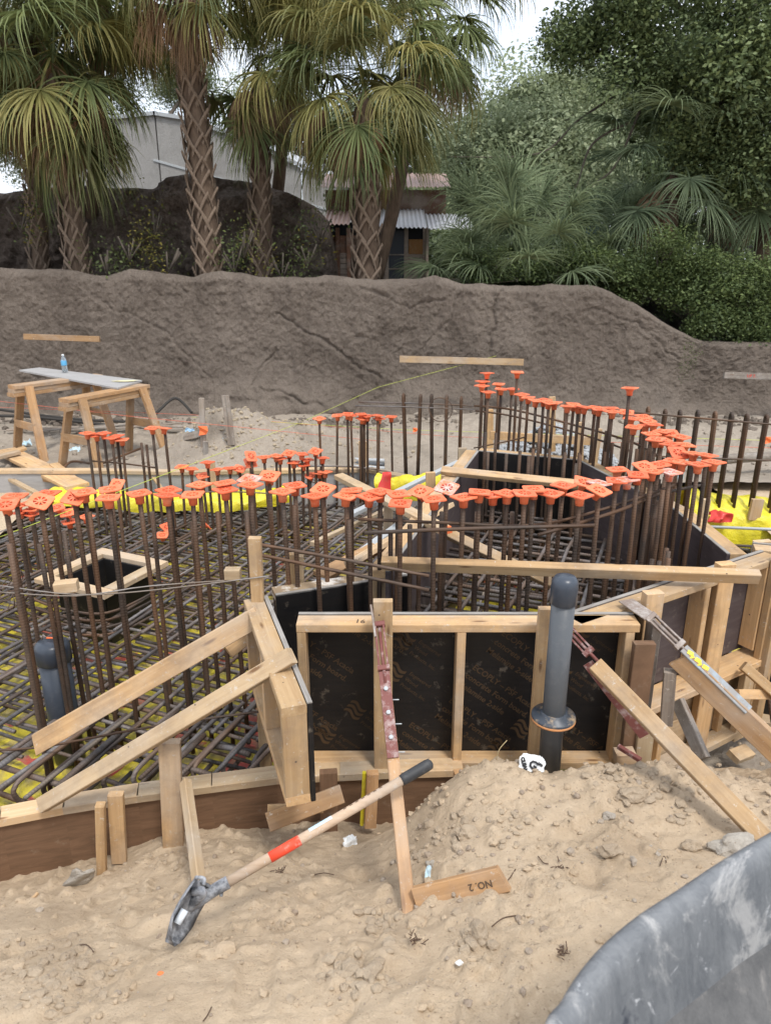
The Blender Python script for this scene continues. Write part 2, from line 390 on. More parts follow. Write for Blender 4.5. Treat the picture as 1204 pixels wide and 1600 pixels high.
def drape(name, path, hgt, depth, mat, label, amp=.05, parent=None):   # a roll of sheet piled along a path
    path = crom(path, 16); vs = []; fs = []; m_ = 22
    for i, p in enumerate(path):
        d = (path[min(i + 1, len(path) - 1)] - path[max(i - 1, 0)]).normalized(); s = d.cross(UP)
        for j in range(m_ + 1):
            a = math.pi * j / m_
            q = p + s * (math.cos(a) * depth) + UP * (math.sin(a) ** .6 * hgt)
            q += Vector((mnoise.noise(q * 4), mnoise.noise(q * 4 + V(9, 0, 0)), mnoise.noise(q * 5 + V(0, 9, 0)))) * amp
            q += V(mnoise.noise(q * 11 + V(5, 0, 0)) * .5, mnoise.noise(q * 11), (1 - 2.6 * abs(mnoise.noise(q * 9 + V(0, 0, 7)))) * .8) * amp * .9 * (1 if 0 < j < m_ else .2)
            vs.append(q)
    for i in range(len(path) - 1):
        for j in range(m_):
            k = i * (m_ + 1) + j; fs.append((k, k + 1, k + m_ + 2, k + m_ + 1))
    o = link(name, pydata('drape', vs, fs, True), mat, parent)
    if parent is None: tag(o, label, 'plastic sheet')
    return o
drape('plastic_sheet', [W(60, 792, 6.6), W(100, 785, 6.55), W(200, 790, 6.5), W(300, 795, 6.5), W(400, 788, 6.6), W(450, 780, 6.7)], .12, .13, M_['yellow2'], 'yellow plastic sheet bunched along the rear form at the left', .035)
drape('plastic_sheet', [W(590, 775, 6.3), W(640, 780, 6.2), W(700, 775, 6.1)], .20, .10, M_['yellow2'], 'yellow plastic sheet behind the left wall of the deep pit', .03)
o = drape('plastic_sheet', [W(1060, 825, 6.3), W(1130, 838, 6.25), W(1210, 845, 6.2), W(1330, 850, 6.2)], .36, .28, M_['yellow2'], 'big bright yellow plastic sheet heaped at the right edge', .04)
drape('plastic_sheet', [W(1100, 806, 5.98), W(1115, 810, 5.95), W(1135, 813, 5.96)], .05, .06, M_['redsheet'], 'crumpled red plastic lying on the yellow sheet at right', .05)
drape('plastic_sheet', [W(595, 775, 6.12), W(603, 775, 6.10), W(607, 775, 6.10)], .22, .05, M_['redsheet'], 'narrow red plastic strip beside the yellow sheet behind the pit', .03)

# ================================================================ shotcrete wall
def shot():
    m = MT('rough sprayed concrete', .95, .15)
    c = m.co(kind='World'); sv = m.co((1, 1, .22), 'World')
    n1 = m.noise(c, .8, 5, .6, .5); n2 = m.noise(sv, 2.6, 6, .7); n3 = m.noise(c, 24, 6, .75); n4 = m.noise(c, 70, 3, .7)
    col = m.mix(m.ramp(n1, [(.35, 0), (.65, 1)]), (.170, .138, .112), (.240, .198, .162))
    col = m.mix(m.ramp(n2, [(.48, 0), (.70, .75)]), col, (.095, .074, .060))
    sp = m.t.nodes.new('ShaderNodeSeparateXYZ'); m.L(m.co(kind='World'), sp.inputs[0])
    mr = m.t.nodes.new('ShaderNodeMapRange'); mr.inputs[1].default_value = .75; mr.inputs[2].default_value = -.3; m.L(sp.outputs['Z'], mr.inputs[0])
    nn = m.mix(.5, mr.outputs[0], n1)
    col = m.mix(m.ramp(nn, [(.45, 0), (.80, .45)]), col, (.29, .24, .19))
    col = m.mix(m.ramp(n3, [(.42, 0), (.6, .45)]), col, (.235, .195, .162))
    col = m.mix(m.ramp(n4, [(.52, 0), (.62, .4)]), col, (.07, .058, .05))
    m.col(col).bump(n3, 1.0, .05).bump(n4, .7, .012); return m.m
M_['shot'] = shot()
WY = 10.5
prof = [(-700,424),(-300,418),(0,418),(100,421),(165,431),(200,422),(300,431),(340,425),(420,434),(500,432),(620,439),(680,432),(740,445),(850,448),(920,443),(960,458),(1010,484),(1050,508),(1080,524),(1105,535),(1204,536),(1600,540),(2000,545)]
prx = np.array([W(p[0], p[1], WY).x for p in prof]); prz = np.array([W(p[0], p[1], WY).z for p in prof])
def seg(pts):
    return [np.array([(W(*p, WY).x, W(*p, WY).z) for p in pts])]
cracks = [(seg([(430,488),(480,522),(530,548),(592,590)]), .05, .05), (seg([(785,445),(770,500),(764,590)]), .05, .06), (seg([(400,602),(405,575),(432,550)]), .04, .035),
          (seg([(412,604),(470,622),(525,640)]), .05, .05), (seg([(560,450),(640,480),(690,470)]), .03, .05), (seg([(640,560),(700,500),(720,450)]), .025, .04), (seg([(150,470),(260,520),(340,600)]), .025, .05), (seg([(930,480),(1000,510),(1060,560)]), .03, .06), (seg([(270,440),(300,460),(340,490)]), .02, .04), (seg([(0,560),(60,590),(140,600)]), .03, .05)]
def dist_poly(x, z, P):
    d = np.full_like(x, 9.)
    for (a, b) in zip(P[:-1], P[1:]):
        ab = b - a; t = np.clip(((x - a[0]) * ab[0] + (z - a[1]) * ab[1]) / (ab @ ab), 0, 1)
        d = np.minimum(d, np.hypot(x - a[0] - t * ab[0], z - a[1] - t * ab[1]))
    return d
nx, nz = 1000, 130
u = np.linspace(-7.2, 8.2, nx); v = np.linspace(0, 1, nz)
U, Vv = np.meshgrid(u, v)
top = np.interp(U, prx, prz) + fbm(U, U * 0, 3, 3) * .05
bot = -.45
vv = np.minimum(Vv / .86, 1); over = np.clip((Vv - .86) / .14, 0, 1)
Zw = bot + (top - bot) * vv
dep = fbm(U, Zw, .7, 3) * .17 + np.abs(fbm(U + 2, Zw, 26, 3)) * .05 + fbm(U, Zw * .8, 3.2, 3) * .075 + fbm(U + 5, Zw, 15, 4) * .042
dep = dep + np.clip((.55 + fbm(U, Zw, 1.1, 3) * .7 - Zw) / 1.0, 0, 1) ** 2.6 * .50 * (1 + fbm(U, Zw, 2.2, 4) * 1.6)      # toe
rnd_ = np.clip((vv - .95) / .05, 0, 1) ** 2
for P, a_, w_ in cracks:
    Uj = U + fbm(U, Zw, 6, 2) * .12; Zj = Zw + fbm(U + 8, Zw, 6, 2) * .12
    d = dist_poly(Uj, Zj, P[0]); dep = dep - a_ * .5 * np.exp(-(d / w_ * 3.2) ** 2) + a_ * .22 * np.exp(-((d - w_ * .9) / w_ / .6) ** 2)
Yw = WY - dep + rnd_ * .10 + over * .75
Zt = Zw - over * (.05 + .12 * over) + (over > 0) * fbm(U, Yw, 4, 3) * .06
o = grid_obj('shotcrete_wall', U, Yw, Zt, M_['shot'])
tag(o, 'long rough grey brown sprayed concrete retaining wall behind the dig', 'retaining wall')
# land on top of the wall
X, Y = sheet(-60, 60, 160, 11.1, 90, 100)
zz = 1.52 + fbm(X, Y, .4, 3) * .25 - .9 * np.clip((X - 3.6) / 1.2, 0, 1) * np.clip((14 - Y) / 3, 0, 1)
M_['soil'] = sand('dark leaf litter soil', (.085, .068, .045), (.055, .045, .032), (.04, .04, .025))
tag(grid_obj('upper_ground', X, Y, zz, M_['soil']), kind='structure')

# ================================================================ scattered rubble (nobody could count it)
def blobmesh(seed, sub=1, jag=.35):
    bm = bmesh.new(); bmesh.ops.create_icosphere(bm, subdivisions=sub, radius=1)
    for v_ in bm.verts: v_.co *= 1 + jag * mnoise.noise(v_.co * 1.3 + V(seed, 0, 0)) * 1.4
    V_ = np.array([v_.co[:] for v_ in bm.verts]); F_ = [[x.index for x in f.verts] for f in bm.faces]; bm.free(); return V_, F_
BL = [blobmesh(i * 3.7, 1) for i in range(5)]
def scatter(name, pts, sizes, mat, flat_=.7):
    vs = []; fs = []
    for (p, s) in zip(pts, sizes):
        V_, F_ = random.choice(BL); a = random.random() * 6.28; c_, s_ = math.cos(a), math.sin(a)
        sx, sy, sz = s * random.uniform(.7, 1.3), s * random.uniform(.7, 1.3), s * random.uniform(.5, 1) * flat_ / .7
        b = len(vs)
        for q in V_: vs.append((p[0] + (q[0] * c_ - q[1] * s_) * sx, p[1] + (q[0] * s_ + q[1] * c_) * sy, p[2] + q[2] * sz))
        fs += [[b + i for i in f] for f in F_]
    return tag(link(name, pydata(name, vs, fs), mat), kind='stuff')
pts = []; sz = []
while len(pts) < 2900:
    x, y = random.uniform(-1.6, 2.0), random.uniform(1.1, 2.75)
    dens = .25 + (1 if x > .05 else 0) * .55 + (.4 if (x < -.6 and y < 1.7) else 0)
    if random.random() > dens: continue
    z = gz(x, y)
    if z < -.5: continue
    s = .0025 + random.random() ** 5 * .012; pts.append((x, y, z + s * .3)); sz.append(s)
scatter('pebbles', pts[:900], sz[:900], sand('mixed pebbles', (.44, .36, .28), (.30, .23, .17), (.5, .45, .38)))
scatter('sand_clods', pts[900:], [s * 1.2 for s in sz[900:]], M_['sand'], .5)
pts = []; sz = []
for (cx, cy, sp, k, ms) in [(705,1300,40,30,.022),(790,1290,45,26,.016),(1030,1225,60,45,.026),(960,1215,30,26,.022),(860,1180,60,10,.014),(1130,1190,60,26,.018),(90,1495,60,55,.022),(60,1540,70,55,.020),(560,1520,45,50,.024),(590,1440,25,22,.022),
                        (640,1340,18,22,.022),(430,1440,50,24,.012),(240,1335,40,28,.014),(740,1460,30,20,.022),(340,1480,40,22,.012),(900,1350,90,30,.011),(470,1350,50,12,.010),(660,1240,25,16,.014)]:
    for _ in range(k):
        p = Z(random.gauss(cx, sp * .6), random.gauss(cy, sp * .4), 0)
        for _i in range(3): p = Z((p.x / (p.y) * 1) and (602 + 1155 * p.x / (p.y * CP + (EYE - p.z) * SP)), 800 + 1155 * ((EYE - p.z) * CP - p.y * SP) / (p.y * CP + (EYE - p.z) * SP), gz(p.x, p.y))
        s = ms * random.uniform(.25, 1); pts.append((p.x, p.y, gz(p.x, p.y) + s * .1)); sz.append(s)
scatter('sand_clods', pts, sz, M_['clod'], .55)
pts = []; sz = []
for _ in range(700):
    x, y = random.uniform(-5, 5), random.uniform(7.1, 10.2); s = .006 + random.random() ** 4 * .035
    if y > 9: s *= 1.6
    pts.append((x, y, rz(x, y) + s * .2)); sz.append(s)
scatter('rubble', pts, sz, M_['rearsand'])
pts = []; sz = []
for _ in range(1100):
    x, y = random.gauss(-1.7, .42), random.gauss(7.85, .28)
    if random.random() < .35: x, y = random.gauss(-1.0, .5), random.gauss(8.1, .3)
    s = .005 + random.random() ** 4 * .022; pts.append((x, y, rz(x, y) + s * .1)); sz.append(s)
scatter('mound_clods', pts, sz, sand('dry mound earth', (.47, .39, .28), (.38, .31, .22), (.3, .24, .18)))
pts = []; sz = []
for _ in range(900):
    x, y = random.uniform(-6, 6), random.gauss(9.75, .22); s = .012 + random.random() ** 3 * .06; pts.append((x, y, rz(x, y) + s * .1)); sz.append(s)
scatter('wall_rubble', pts, sz, M_['shot'])
# grey crushed stone heap behind the pit
pts = []; sz = []
for _ in range(1500):
    a = random.random() * 6.28; r = random.random() ** .6
    x, y = 1.75 + math.cos(a) * r * .75, 7.75 + math.sin(a) * r * .5
    s = random.uniform(.012, .035); pts.append((x, y, rz(x, y) + .42 * (1 - r) + 0.0)); sz.append(s)
scatter('gravel', pts, sz, M_['gravel'])
def rock(p, s, mat, label, seed, rot=0, name='rock'):
    V_, F_ = blobmesh(seed, 3, .45)
    vs = [(q[0] * s[0], q[1] * s[1], q[2] * s[2]) for q in V_]
    o = link(name, pydata(name, vs, F_), mat, None, Matrix.Translation(p) @ Matrix.Rotation(rot, 4, 'Z'))
    return tag(o, label, 'rock')
M_['stone'] = sand('pale limestone', (.48, .44, .38), (.36, .32, .27), (.3, .25, .2))
def onz(px, py, z0=-.1):
    z = z0
    for _ in range(6): p = Z(px, py, z); z = gz(p.x, p.y)
    return Z(px, py, z)
# ================================================================ formwork
def H2(p): return V(p.x, p.y, 0)
def form_panel(name, label, P0, P1, zt, zb, out, facing, frame_mat, studs, ledge=None, rail_mat=None, bottom=True):
    """ply face along P0-P1, lumber frame on the side 'out'"""
    P0 = V(P0.x, P0.y, 0); P1 = V(P1.x, P1.y, 0); d = (P1 - P0).normalized(); n_ = V(-d.y, d.x, 0)
    if n_.dot(Vector(out)) < 0: n_ = -n_
    root = empty(name, label, 'formwork', P0 + UP * zb)
    L = (P1 - P0).length; T = .018
    a = P0 + UP * ((zt + zb) / 2) - n_ * (T / 2); b = P1 + UP * ((zt + zb) / 2) - n_ * (T / 2)
    beam('plywood_sheet', a, b, zt - zb, T, n_, facing, root)
    beam('plywood_edge', a + UP * ((zt - zb) / 2 + .003), b + UP * ((zt - zb) / 2 + .003), T + .001, .005, UP, M_['edge'], root)
    o = n_ * .0465
    beam('top_rail', P0 + o + UP * (zt - .019), P1 + o + UP * (zt - .019), .089, .038, UP, rail_mat or frame_mat, root)
    if bottom: beam('bottom_rail', P0 + o + UP * (zb + .019), P1 + o + UP * (zb + .019), .089, .038, UP, frame_mat, root)
    for s in studs:
        q = P0 + d * (L * s) + o
        beam('stud', q + UP * (zb + .0385), q + UP * (zt - .0385), .089, .038, d, frame_mat, root)
    if ledge is not None:
        beam('ledge', P0 + d * .42 + n_ * .072 + UP * ledge, P1 + n_ * .072 + UP * ledge, .14, .038, UP, frame_mat, root)
    return root, d, n_
ZT = .435
A0, A1 = Z(466, 962, ZT), Z(990, 962, ZT)
A0 = V(A0.x, 2.885, 0); A1 = V(A1.x, 2.885, 0)
pa, da, na = form_panel('form_panel', 'lumber framed form panel with black printed facing at the centre', A0, A1, ZT, -.30, (0, -1, 0), M_['blackply'], M_['lumber'], [.013, .482, .975])
B0, B1 = Z(412, 933, ZT), Z(480, 1100, ZT)
pb, db, nb = form_panel('form_panel', 'form panel standing edge on toward the camera, left of the centre panel', B0, B1, ZT, .02, (-1, 0, 0), M_['blackply'], M_['lumber'], [.03, .5, .978])
C0, C1 = Z(430, 930, .35), Z(640, 896, .36)
form_panel('form_panel', 'black form panel with concrete smeared top behind the centre panel', C0, C1, .355, -.6, (0, 1, 0), M_['blackply'], M_['pale'], [.05, .5, .95], rail_mat=M_['smear'])
L0, L1 = Z(602, 893, ZT), Z(745, 704, ZT)
form_panel('form_panel', 'long left wall form of the deep pit running away', L0, L1, ZT, -.6, (-1, 0, 0), M_['purpleply'], M_['lumber'], [.02, .2, .4, .6, .8, .98])
F1 = Z(905, 719, ZT)
form_panel('form_panel', 'far wall form of the deep pit with black face', L1 + (F1 - L1) * .01, F1, ZT, -.6, (0, 1, 0), M_['blackply'], M_['lumber'], [.03, .5, .97])
Rm, R1 = Z(1058, 798, ZT), Z(1140, 866, ZT)
form_panel('form_panel', 'right wall form of the pit, farther length', F1 + V(.005, -.02, 0), Rm, ZT, -.6, (1, 0, 0), M_['purpleply'], M_['lumber'], [.03, .35, .68, .97])
form_panel('form_panel', 'right wall form of the pit, nearer length behind the corner', Rm, R1, ZT, -.6, (1, 0, 0), M_['purpleply'], M_['lumber'], [.05, .5, .95])
D0, D1 = Z(885, 962, ZT), Z(1192, 862, ZT)
pd, dd, nd = form_panel('form_panel', 'dark purple faced form panel with vertical studs at right', D0, D1, ZT, -.12, (0, -1, 0), M_['purpleply'], M_['lumber'], [.30, .60, .945], ledge=-.139, bottom=False)
DD0, DD1 = V(D0.x, D0.y, 0), V(D1.x, D1.y, 0)
DD0k = DD0; DD0 = DD0 + (DD1 - DD0).normalized() * .42
kb = empty('kicker_form', 'low plank form under the purple faced panel at right', 'formwork', DD0 + UP * -.6)
for k in range(2):
    zc = -.27 - k * .205
    beam('plank', DD0 + nd * .02 + UP * zc, DD1 + nd * .02 + UP * zc, .20, .03, nd, M_['pale'], kb)
beam('bottom_rail', DD0 + nd * .09 + UP * -.56, DD1 + nd * .09 + UP * -.56, .089, .038, UP, M_['pale'], kb)
for s in (.25, .75): q = DD0 + dd * ((DD1 - DD0).length * s) + nd * .055; beam('stud', q + UP * -.54, q + UP * -.16, .038, .038, nd, M_['lumber'], kb)
DD0 = DD0k
# corner of the right panel: stacked studs and the short return panel past it
E0 = DD1 + dd * .06; E1 = E0 + V(1.0, -.42, 0)
form_panel('form_panel', 'black faced form panel cut off by the right edge', E0 + nd * .02, E1, .14, -.58, (0, -1, 0), M_['blackply'], M_['pale'], [.03, .6, .97])
form_panel('form_panel', 'upper black faced form panel at the right edge', E0 + nd * -.10 + UP * 0, E1 + V(0, .18, 0), ZT, .16, (0, -1, 0), M_['greyply'], M_['pale'], [.5, .97])
def upright(px0, py0, px1, py1, h, w_, t_, mat, label, n_=V(0, -1, 0), name='stake', h1=None, cat='stake', group=None):
    p0 = W(px0, py0, h); p1 = W(px1, py1, h if h1 is None else h1)
    return beam(name, p1, p0, w_, t_, n_, mat, label=label, cat=cat, group=group)
def vpost(P, z0, z1, w_, t_, n_, mat, label, name='post', cat='post'):
    return beam(name, V(P.x, P.y, z0), V(P.x, P.y, z1), w_, t_, n_, mat, label=label, cat=cat)
def on_panel(P0, d_, n_, s, off): return P0 + d_ * s + n_ * off
Ld = (DD1 - DD0).length
vpost(on_panel(DD0, dd, nd, Ld * .985, .115), -.60, .49, .14, .038, nd, M_['lumber'], 'tall wide corner post at the right end of the purple panel')
vpost(on_panel(DD0, dd, nd, Ld * .90, .113), -.60, -.16, .089, .038, nd, M_['pale'], 'short post with grey top under the ledge of the corner')
vpost(on_panel(DD0, dd, nd, Ld * .955, .150), -.60, .46, .038, .038, nd, M_['lumber'], 'narrow post doubled against the corner post')
P = Z(1020, 925, .50); vpost(P, -.4, .50, .050, .085, V(1, .2, 0), M_['lumber'], 'first post from the left in front of the purple panel')
P = Z(1133, 880, .50); vpost(P, -.62, .50, .055, .085, V(1, .2, 0), M_['lumber'], 'post under the right end of the long spreader board')
P = V(A1.x + .005, 2.74, 0); vpost(P, -.42, .38, .038, .089, V(1, 0, 0), M_['brownply'], 'brown stained post just right of the centre panel')
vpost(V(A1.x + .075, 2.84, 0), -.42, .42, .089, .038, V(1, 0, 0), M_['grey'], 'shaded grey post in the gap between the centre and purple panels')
vpost(V(A1.x + .05, 2.72, 0), -.45, -.02, .038, .07, V(1, 0, 0), M_['pale'], 'short pale post end beside the pipe side sand')

# posts in front of the centre panel
p = W(598, 938, 2.755); beam('post', V(p.x, 2.755, -.50), V(p.x, 2.755, p.z), .080, .038, V(0, -1, 0), M_['lumber'], label='upright post behind the steel brace on the centre panel', cat='post')
p = W(851, 950, 2.755); beam('post', V(p.x + .0, 2.755, -.40), V(p.x, 2.755, p.z), .052, .038, V(0, -1, 0), M_['lumber'], label='upright post just behind the grey pipe on the centre panel', cat='post')
p = W(398, 840, 3.02); beam('post', V(p.x - .02, 3.05, -.52), V(p.x, 3.02, p.z), .055, .038, V(0, -1, .0), M_['lumber'], label='tall upright post at the far end of the edge on panel', cat='post')
# small block at the panel foot
beam('wood_block', W(960, 1183, 2.66), W(990, 1181, 2.66), .06, .06, UP, M_['lumber'], label='short wood block at the right foot of the centre panel', cat='wood block')

# printed lettering on the black facing
def text_mesh(s, size, bold=0):
    c = bpy.data.curves.new('t', 'FONT'); c.body = s; c.size = size; c.offset = bold; c.resolution_u = 2; c.align_x = 'LEFT'
    o = bpy.data.objects.new('t', c); COL.objects.link(o)
    dg = bpy.context.evaluated_depsgraph_get(); me = bpy.data.meshes.new_from_object(o.evaluated_get(dg))
    bpy.data.objects.remove(o); return me
def put_print(name, me, parent, O, ax, up, n_, x, z, rot, mat, clip=None, off=.0006):
    """lays a flat mesh on a plane: O origin, ax right, up up, n_ facing"""
    bm = bmesh.new(); bm.from_mesh(me)
    bm.transform(Matrix.Translation((x, z, 0)) @ Matrix.Rotation(rot, 4, 'Z'))
    if clip:
        for co, no in (((clip[0], 0, 0), (-1, 0, 0)), ((clip[1], 0, 0), (1, 0, 0)), ((0, clip[2], 0), (0, -1, 0)), ((0, clip[3], 0), (0, 1, 0))):
            bmesh.ops.bisect_plane(bm, geom=bm.verts[:] + bm.edges[:] + bm.faces[:], plane_co=co, plane_no=no, clear_outer=True)
    if not bm.faces: bm.free(); return None
    m2 = bpy.data.meshes.new(name); bm.to_mesh(m2); bm.free(); m2.materials.clear()
    Mx = Matrix((ax, up, n_)).transposed().to_4x4(); Mx.translation = Vector(O) + Vector(n_) * off
    return link(name, m2, mat, parent, Mx)
def wave_logo(s):
    vs = []; fs = []
    for k in range(3):
        b = len(vs); N = 10
        for i in range(N + 1):
            t = i / N; y = math.sin(t * math.pi * 2) * .12 * s - k * .30 * s; x = t * s
            vs += [(x, y + .09 * s, 0), (x, y - .09 * s, 0)]
        for i in range(N): q = b + 2 * i; fs.append((q, q + 1, q + 3, q + 2))
    return pydata('logo', vs, fs)
ax, upv, nf = V(1, 0, 0), V(0, 0, 1), V(0, -1, 0)
O = V(A0.x, 2.885, -.30); Wd = A1.x - A0.x
t1 = text_mesh('ECOPLY \u2013 PSF Acacia', .040, .0006); t2 = text_mesh('concrete Form board.', .040, .0006); t3 = text_mesh('Melamine 2-side', .040, .0006)
t4 = text_mesh('Engineered', .026); t5 = text_mesh('Wood', .026); t6 = text_mesh('Products, Inc.', .026); lg = wave_logo(.085)
an = R(-37); cd_, sd_ = math.cos(an), math.sin(an)
def block(x, z, clip):
    for k, tm in enumerate((t1, t2, t3)):
        dx, dz = -k * .055 * -sd_ * -1, 0
        put_print('printed_text', tm, pa, O, ax, upv, nf, x + sd_ * k * .052 , z - cd_ * k * .052, an, M_['gold'], clip)
def logo(x, z, clip):
    put_print('printed_logo', lg, pa, O, ax, upv, nf, x, z, an, M_['gold'], clip)
    for k, tm in enumerate((t4, t5, t6)):
        put_print('printed_text', tm, pa, O, ax, upv, nf, x + cd_ * .10 + sd_ * (k * .034 - .0), z + sd_ * .10 - cd_ * (k * .034), an, M_['gold'], clip)
CL = [(.045, .335, .04, .69), (.405, .665, .04, .69), (.715, .97, .04, .69), (1.08, 1.385, .04, .69)]
CL = [(.04, 1.39, .04, .695)]
for (x, z) in [(-.06,.66),(-.14,.36),(.66,.30),(.88,.64),(.48,.17),(.76,.47),(1.15,.20),(.20,.80)]: block(x, z, CL[0])
for (x, z) in [(.22,.30),(.08,.17),(.44,.66),(.40,.50),(.98,.20),(.88,.10),(1.14,.50),(1.20,.68)]: logo(x, z, CL[0])
# pencil figures on the rail
tp = text_mesh('16  15', .045, .0008)
put_print('pencil_figures', tp, pa, V(A0.x, 2.80, ZT), V(1, 0, 0), V(0, 1, 0), V(0, 0, 1), .245, .012, R(-6), M_['pencil'], None, .0006)

# low curved slab form at the left, rail over a brown board
fp = [Z(a, b, -.25) for a, b in [(-330,1345),(-120,1300),(0,1270),(100,1251),(215,1233),(330,1218),(432,1205),(530,1200),(620,1196),(720,1193)]]
root = empty('slab_edge_form', 'low curved slab edge form of brown plywood under a pale rail', 'formwork', fp[3] - UP * .3)
for a, b in zip(fp[:-1], fp[1:]):
    d_ = (b - a).normalized(); n2 = V(-d_.y, d_.x, 0)
    beam('top_rail', a - UP * .019, b - UP * .019 + d_ * .004, .089, .038, UP, M_['pale'], root)
    beam('plywood_sheet', a + n2 * -.018 - UP * .22, b + n2 * -.018 - UP * .22, .36, .016, n2, M_['brownply'], root)
# rear form
rp = [W(-300, 745, 7.0), W(0, 762, 6.95), W(150, 768, 6.95), W(290, 782, 6.9), W(430, 760, 6.95), W(575, 735, 7.0), W(660, 738, 6.6), W(735, 700, 6.75)]
rp = [V(p.x, p.y, -.05) for p in rp]
root = empty('rear_edge_form', 'dusty lumber edge form along the back of the reinforcement', 'formwork', rp[2])
for a, b in zip(rp[:-1], rp[1:]):
    d_ = (b - a).normalized(); n2 = V(-d_.y, d_.x, 0)
    beam('top_rail', a - UP * .019, b - UP * .019, .089, .038, UP, M_['pale'], root)
    beam('plywood_sheet', a + n2 * -.02 - UP * .30, b + n2 * -.02 - UP * .30, .52, .018, n2, M_['greyply'], root)

# stakes and struts along the low form
LF = V(.12, -1, 0)
def stake(a, b, h, w_, t_, mat, label, h1=None, name='stake', n_=LF, group=None): return upright(a[0], a[1], b[0], b[1], h, w_, t_, mat, label, n_, name, h1, 'stake' if name == 'stake' else 'board', group)
stake((265, 1158), (272, 1330), 2.50, .085, .038, M_['lumber'], 'wide upright stake against the low form, tallest of the left ones')
stake((181, 1240), (187, 1345), 2.46, .060, .035, M_['lumber'], 'stubby leaning stake left of the widest stake')
stake((157, 1257), (160, 1385), 2.40, .036, .036, M_['lumber'], 'leftmost thin stake in front of the low form')
stake((290, 1222), (314, 1400), 2.46, .040, .036, M_['pale'], 'thin slanting strut reaching down to the shovel blade', 1.98)
stake((336, 1238), (339, 1300), 2.66, .030, .03, M_['grey'], 'short grey stake under the low form rail')
stake((513, 1205), (514, 1300), 2.62, .075, .036, M_['brownply'], 'brown stake below the centre panel, left of the yellow edged one')
stake((582, 1207), (578, 1290), 2.60, .050, .036, M_['horse'], 'orange brown stake below the centre panel next to the yellow strip')
stake((569, 1207), (565, 1288), 2.62, .016, .02, M_['yellow2'], 'yellow painted strip beside the orange brown stake')
stake((716, 1205), (716, 1250), 2.66, .040, .036, M_['horse'], 'short stake end showing between panel foot and mound')
beam('board', W(418, 1285, 2.40), W(534, 1240, 2.52), .075, .022, V(0, -1, .5), M_['horse'], label='plank lying slanted under the edge on panel', cat='board')
beam('board', W(418, 1265, 2.48), W(505, 1262, 2.52), .04, .02, V(0, -1, .5), M_['lumber'], label='short thin board end behind the slanted plank', cat='board')
beam('board', W(60, 1395, 2.26), W(30, 1425, 2.2), .012, .012, UP, M_['lumber'], label='thin stick in the sand near the left form', cat='stick')

# braces at left
beam('brace', W(56, 1163, 2.74), W(405, 962, 2.925), .089, .038, V(.15, -1, .35), M_['lumber'], label='upper of the two long slanting braces at left', cat='brace', s0=.35)
beam('brace', W(66, 1258, 2.46), W(456, 1024, 2.44), .062, .045, V(.1, -.75, .7), M_['pale'], label='lower long slanting brace crossing over the edge on panel', cat='brace')
beam('board', W(356, 1018, 3.05), W(398, 985, 3.15), .07, .03, V(0, -1, .3), M_['lumber'], label='short board behind the tall upright post', cat='board')

# adjustable steel braces
def turnbuckle(root, a, b, mat, side):
    d_ = (b - a).normalized(); s = d_.cross(Vector(side)).normalized(); L = (b - a).length
    for k in (-1, 1): beam('side_bar', a + s * k * .017, b + s * k * .017, .02, .008, s, mat, root)
    for t_ in (.0, .97): q = a + d_ * L * t_; beam('end_block', q - s * .024 + d_ * .002, q + s * .024 + d_ * .002, .024, .022, d_, mat, root)
    tube('screw', [a + d_ * L * .1, b + d_ * .06], .007, mat, root, 8)
def bolt(root, p, n_): link('bolt_head', lathe_mesh([(.007, 0), (.009, .002), (.009, .007), (.004, .009)], 6, False), M_['galv'], root, Matrix.Translation(p) @ Vector(n_).to_track_quat('Z', 'Y').to_matrix().to_4x4())
t0, tb = W(592, 975, 2.70), W(640, 1432, 1.80)
def tl(f): return t0 + (tb - t0) * f
st = empty('steel_brace', 'red oxide steel turnbuckle brace propping the centre panel', 'brace', tb)
turnbuckle(st, tl(.00), tl(.19), M_['steelred'], V(0, -1, .5))
nk = V(0, -.55, .83)
beam('channel', tl(.20), tl(.52) , .042, .006, nk, M_['steelred'], st)
beam('hook_plate', tl(-.06) + V(-.025, 0, .02), tl(.06) + V(-.018, 0, 0), .035, .008, V(1, -.3, 0), M_['steelgrey'], st)
for f in (.27, .36, .45): bolt(st, tl(f) + nk * .004, nk)
for f in (.31, .40, .50): tube('nail', [tl(f) + V(.02, 0, 0), tl(f) + V(.045, -.005, .004)], .0022, M_['galv'], st, 5)
beam('kicker_board', tl(.30) - nk * .024, tb + (tb - t0).normalized() * .06 - nk * .024, .044, .036, nk, M_['horse'], label='pine kicker leg of the centre steel brace standing in the sand', cat='board')

t0, tb = W(888, 985, 2.74), W(1200, 1318, 2.00)
st = empty('steel_brace', 'red oxide steel brace running from behind the pipe along the right pine prop', 'brace', t0)
turnbuckle(st, tl(.0), tl(.12), M_['steelred'], V(-.3, -1, .5))
nk = V(-.35, -.55, .75).normalized()
beam('channel', tl(.14) + V(-.015, 0, -.035), W(1006, 1150, 2.50), .045, .008, V(-.6, -.7, .3), M_['steelred'], st)
beam('prop_board', W(930, 1040, 2.60), tb + (tb - t0).normalized() * .05, .062, .060, nk, M_['lumber'], label='thick clean pine prop slanting down to the mound at right', cat='board')
beam('steel_bar', W(965, 1166, 2.62), W(1000, 1188, 2.55), .02, .02, UP, M_['steelred'], label='dark red steel bar end at the foot of the brown post', cat='steel bar')
q0, q1 = Z(977, 938, .462), Z(1018, 966, .462)
t0, tb = q1, W(1300, 1236, 2.30)
st = empty('steel_brace', 'worn steel turnbuckle brace hooked over the right panel, spattered with blue and yellow', 'brace', q0)
beam('hook_plate', q0, q1, .075, .006, UP, M_['steelgrey'], st)
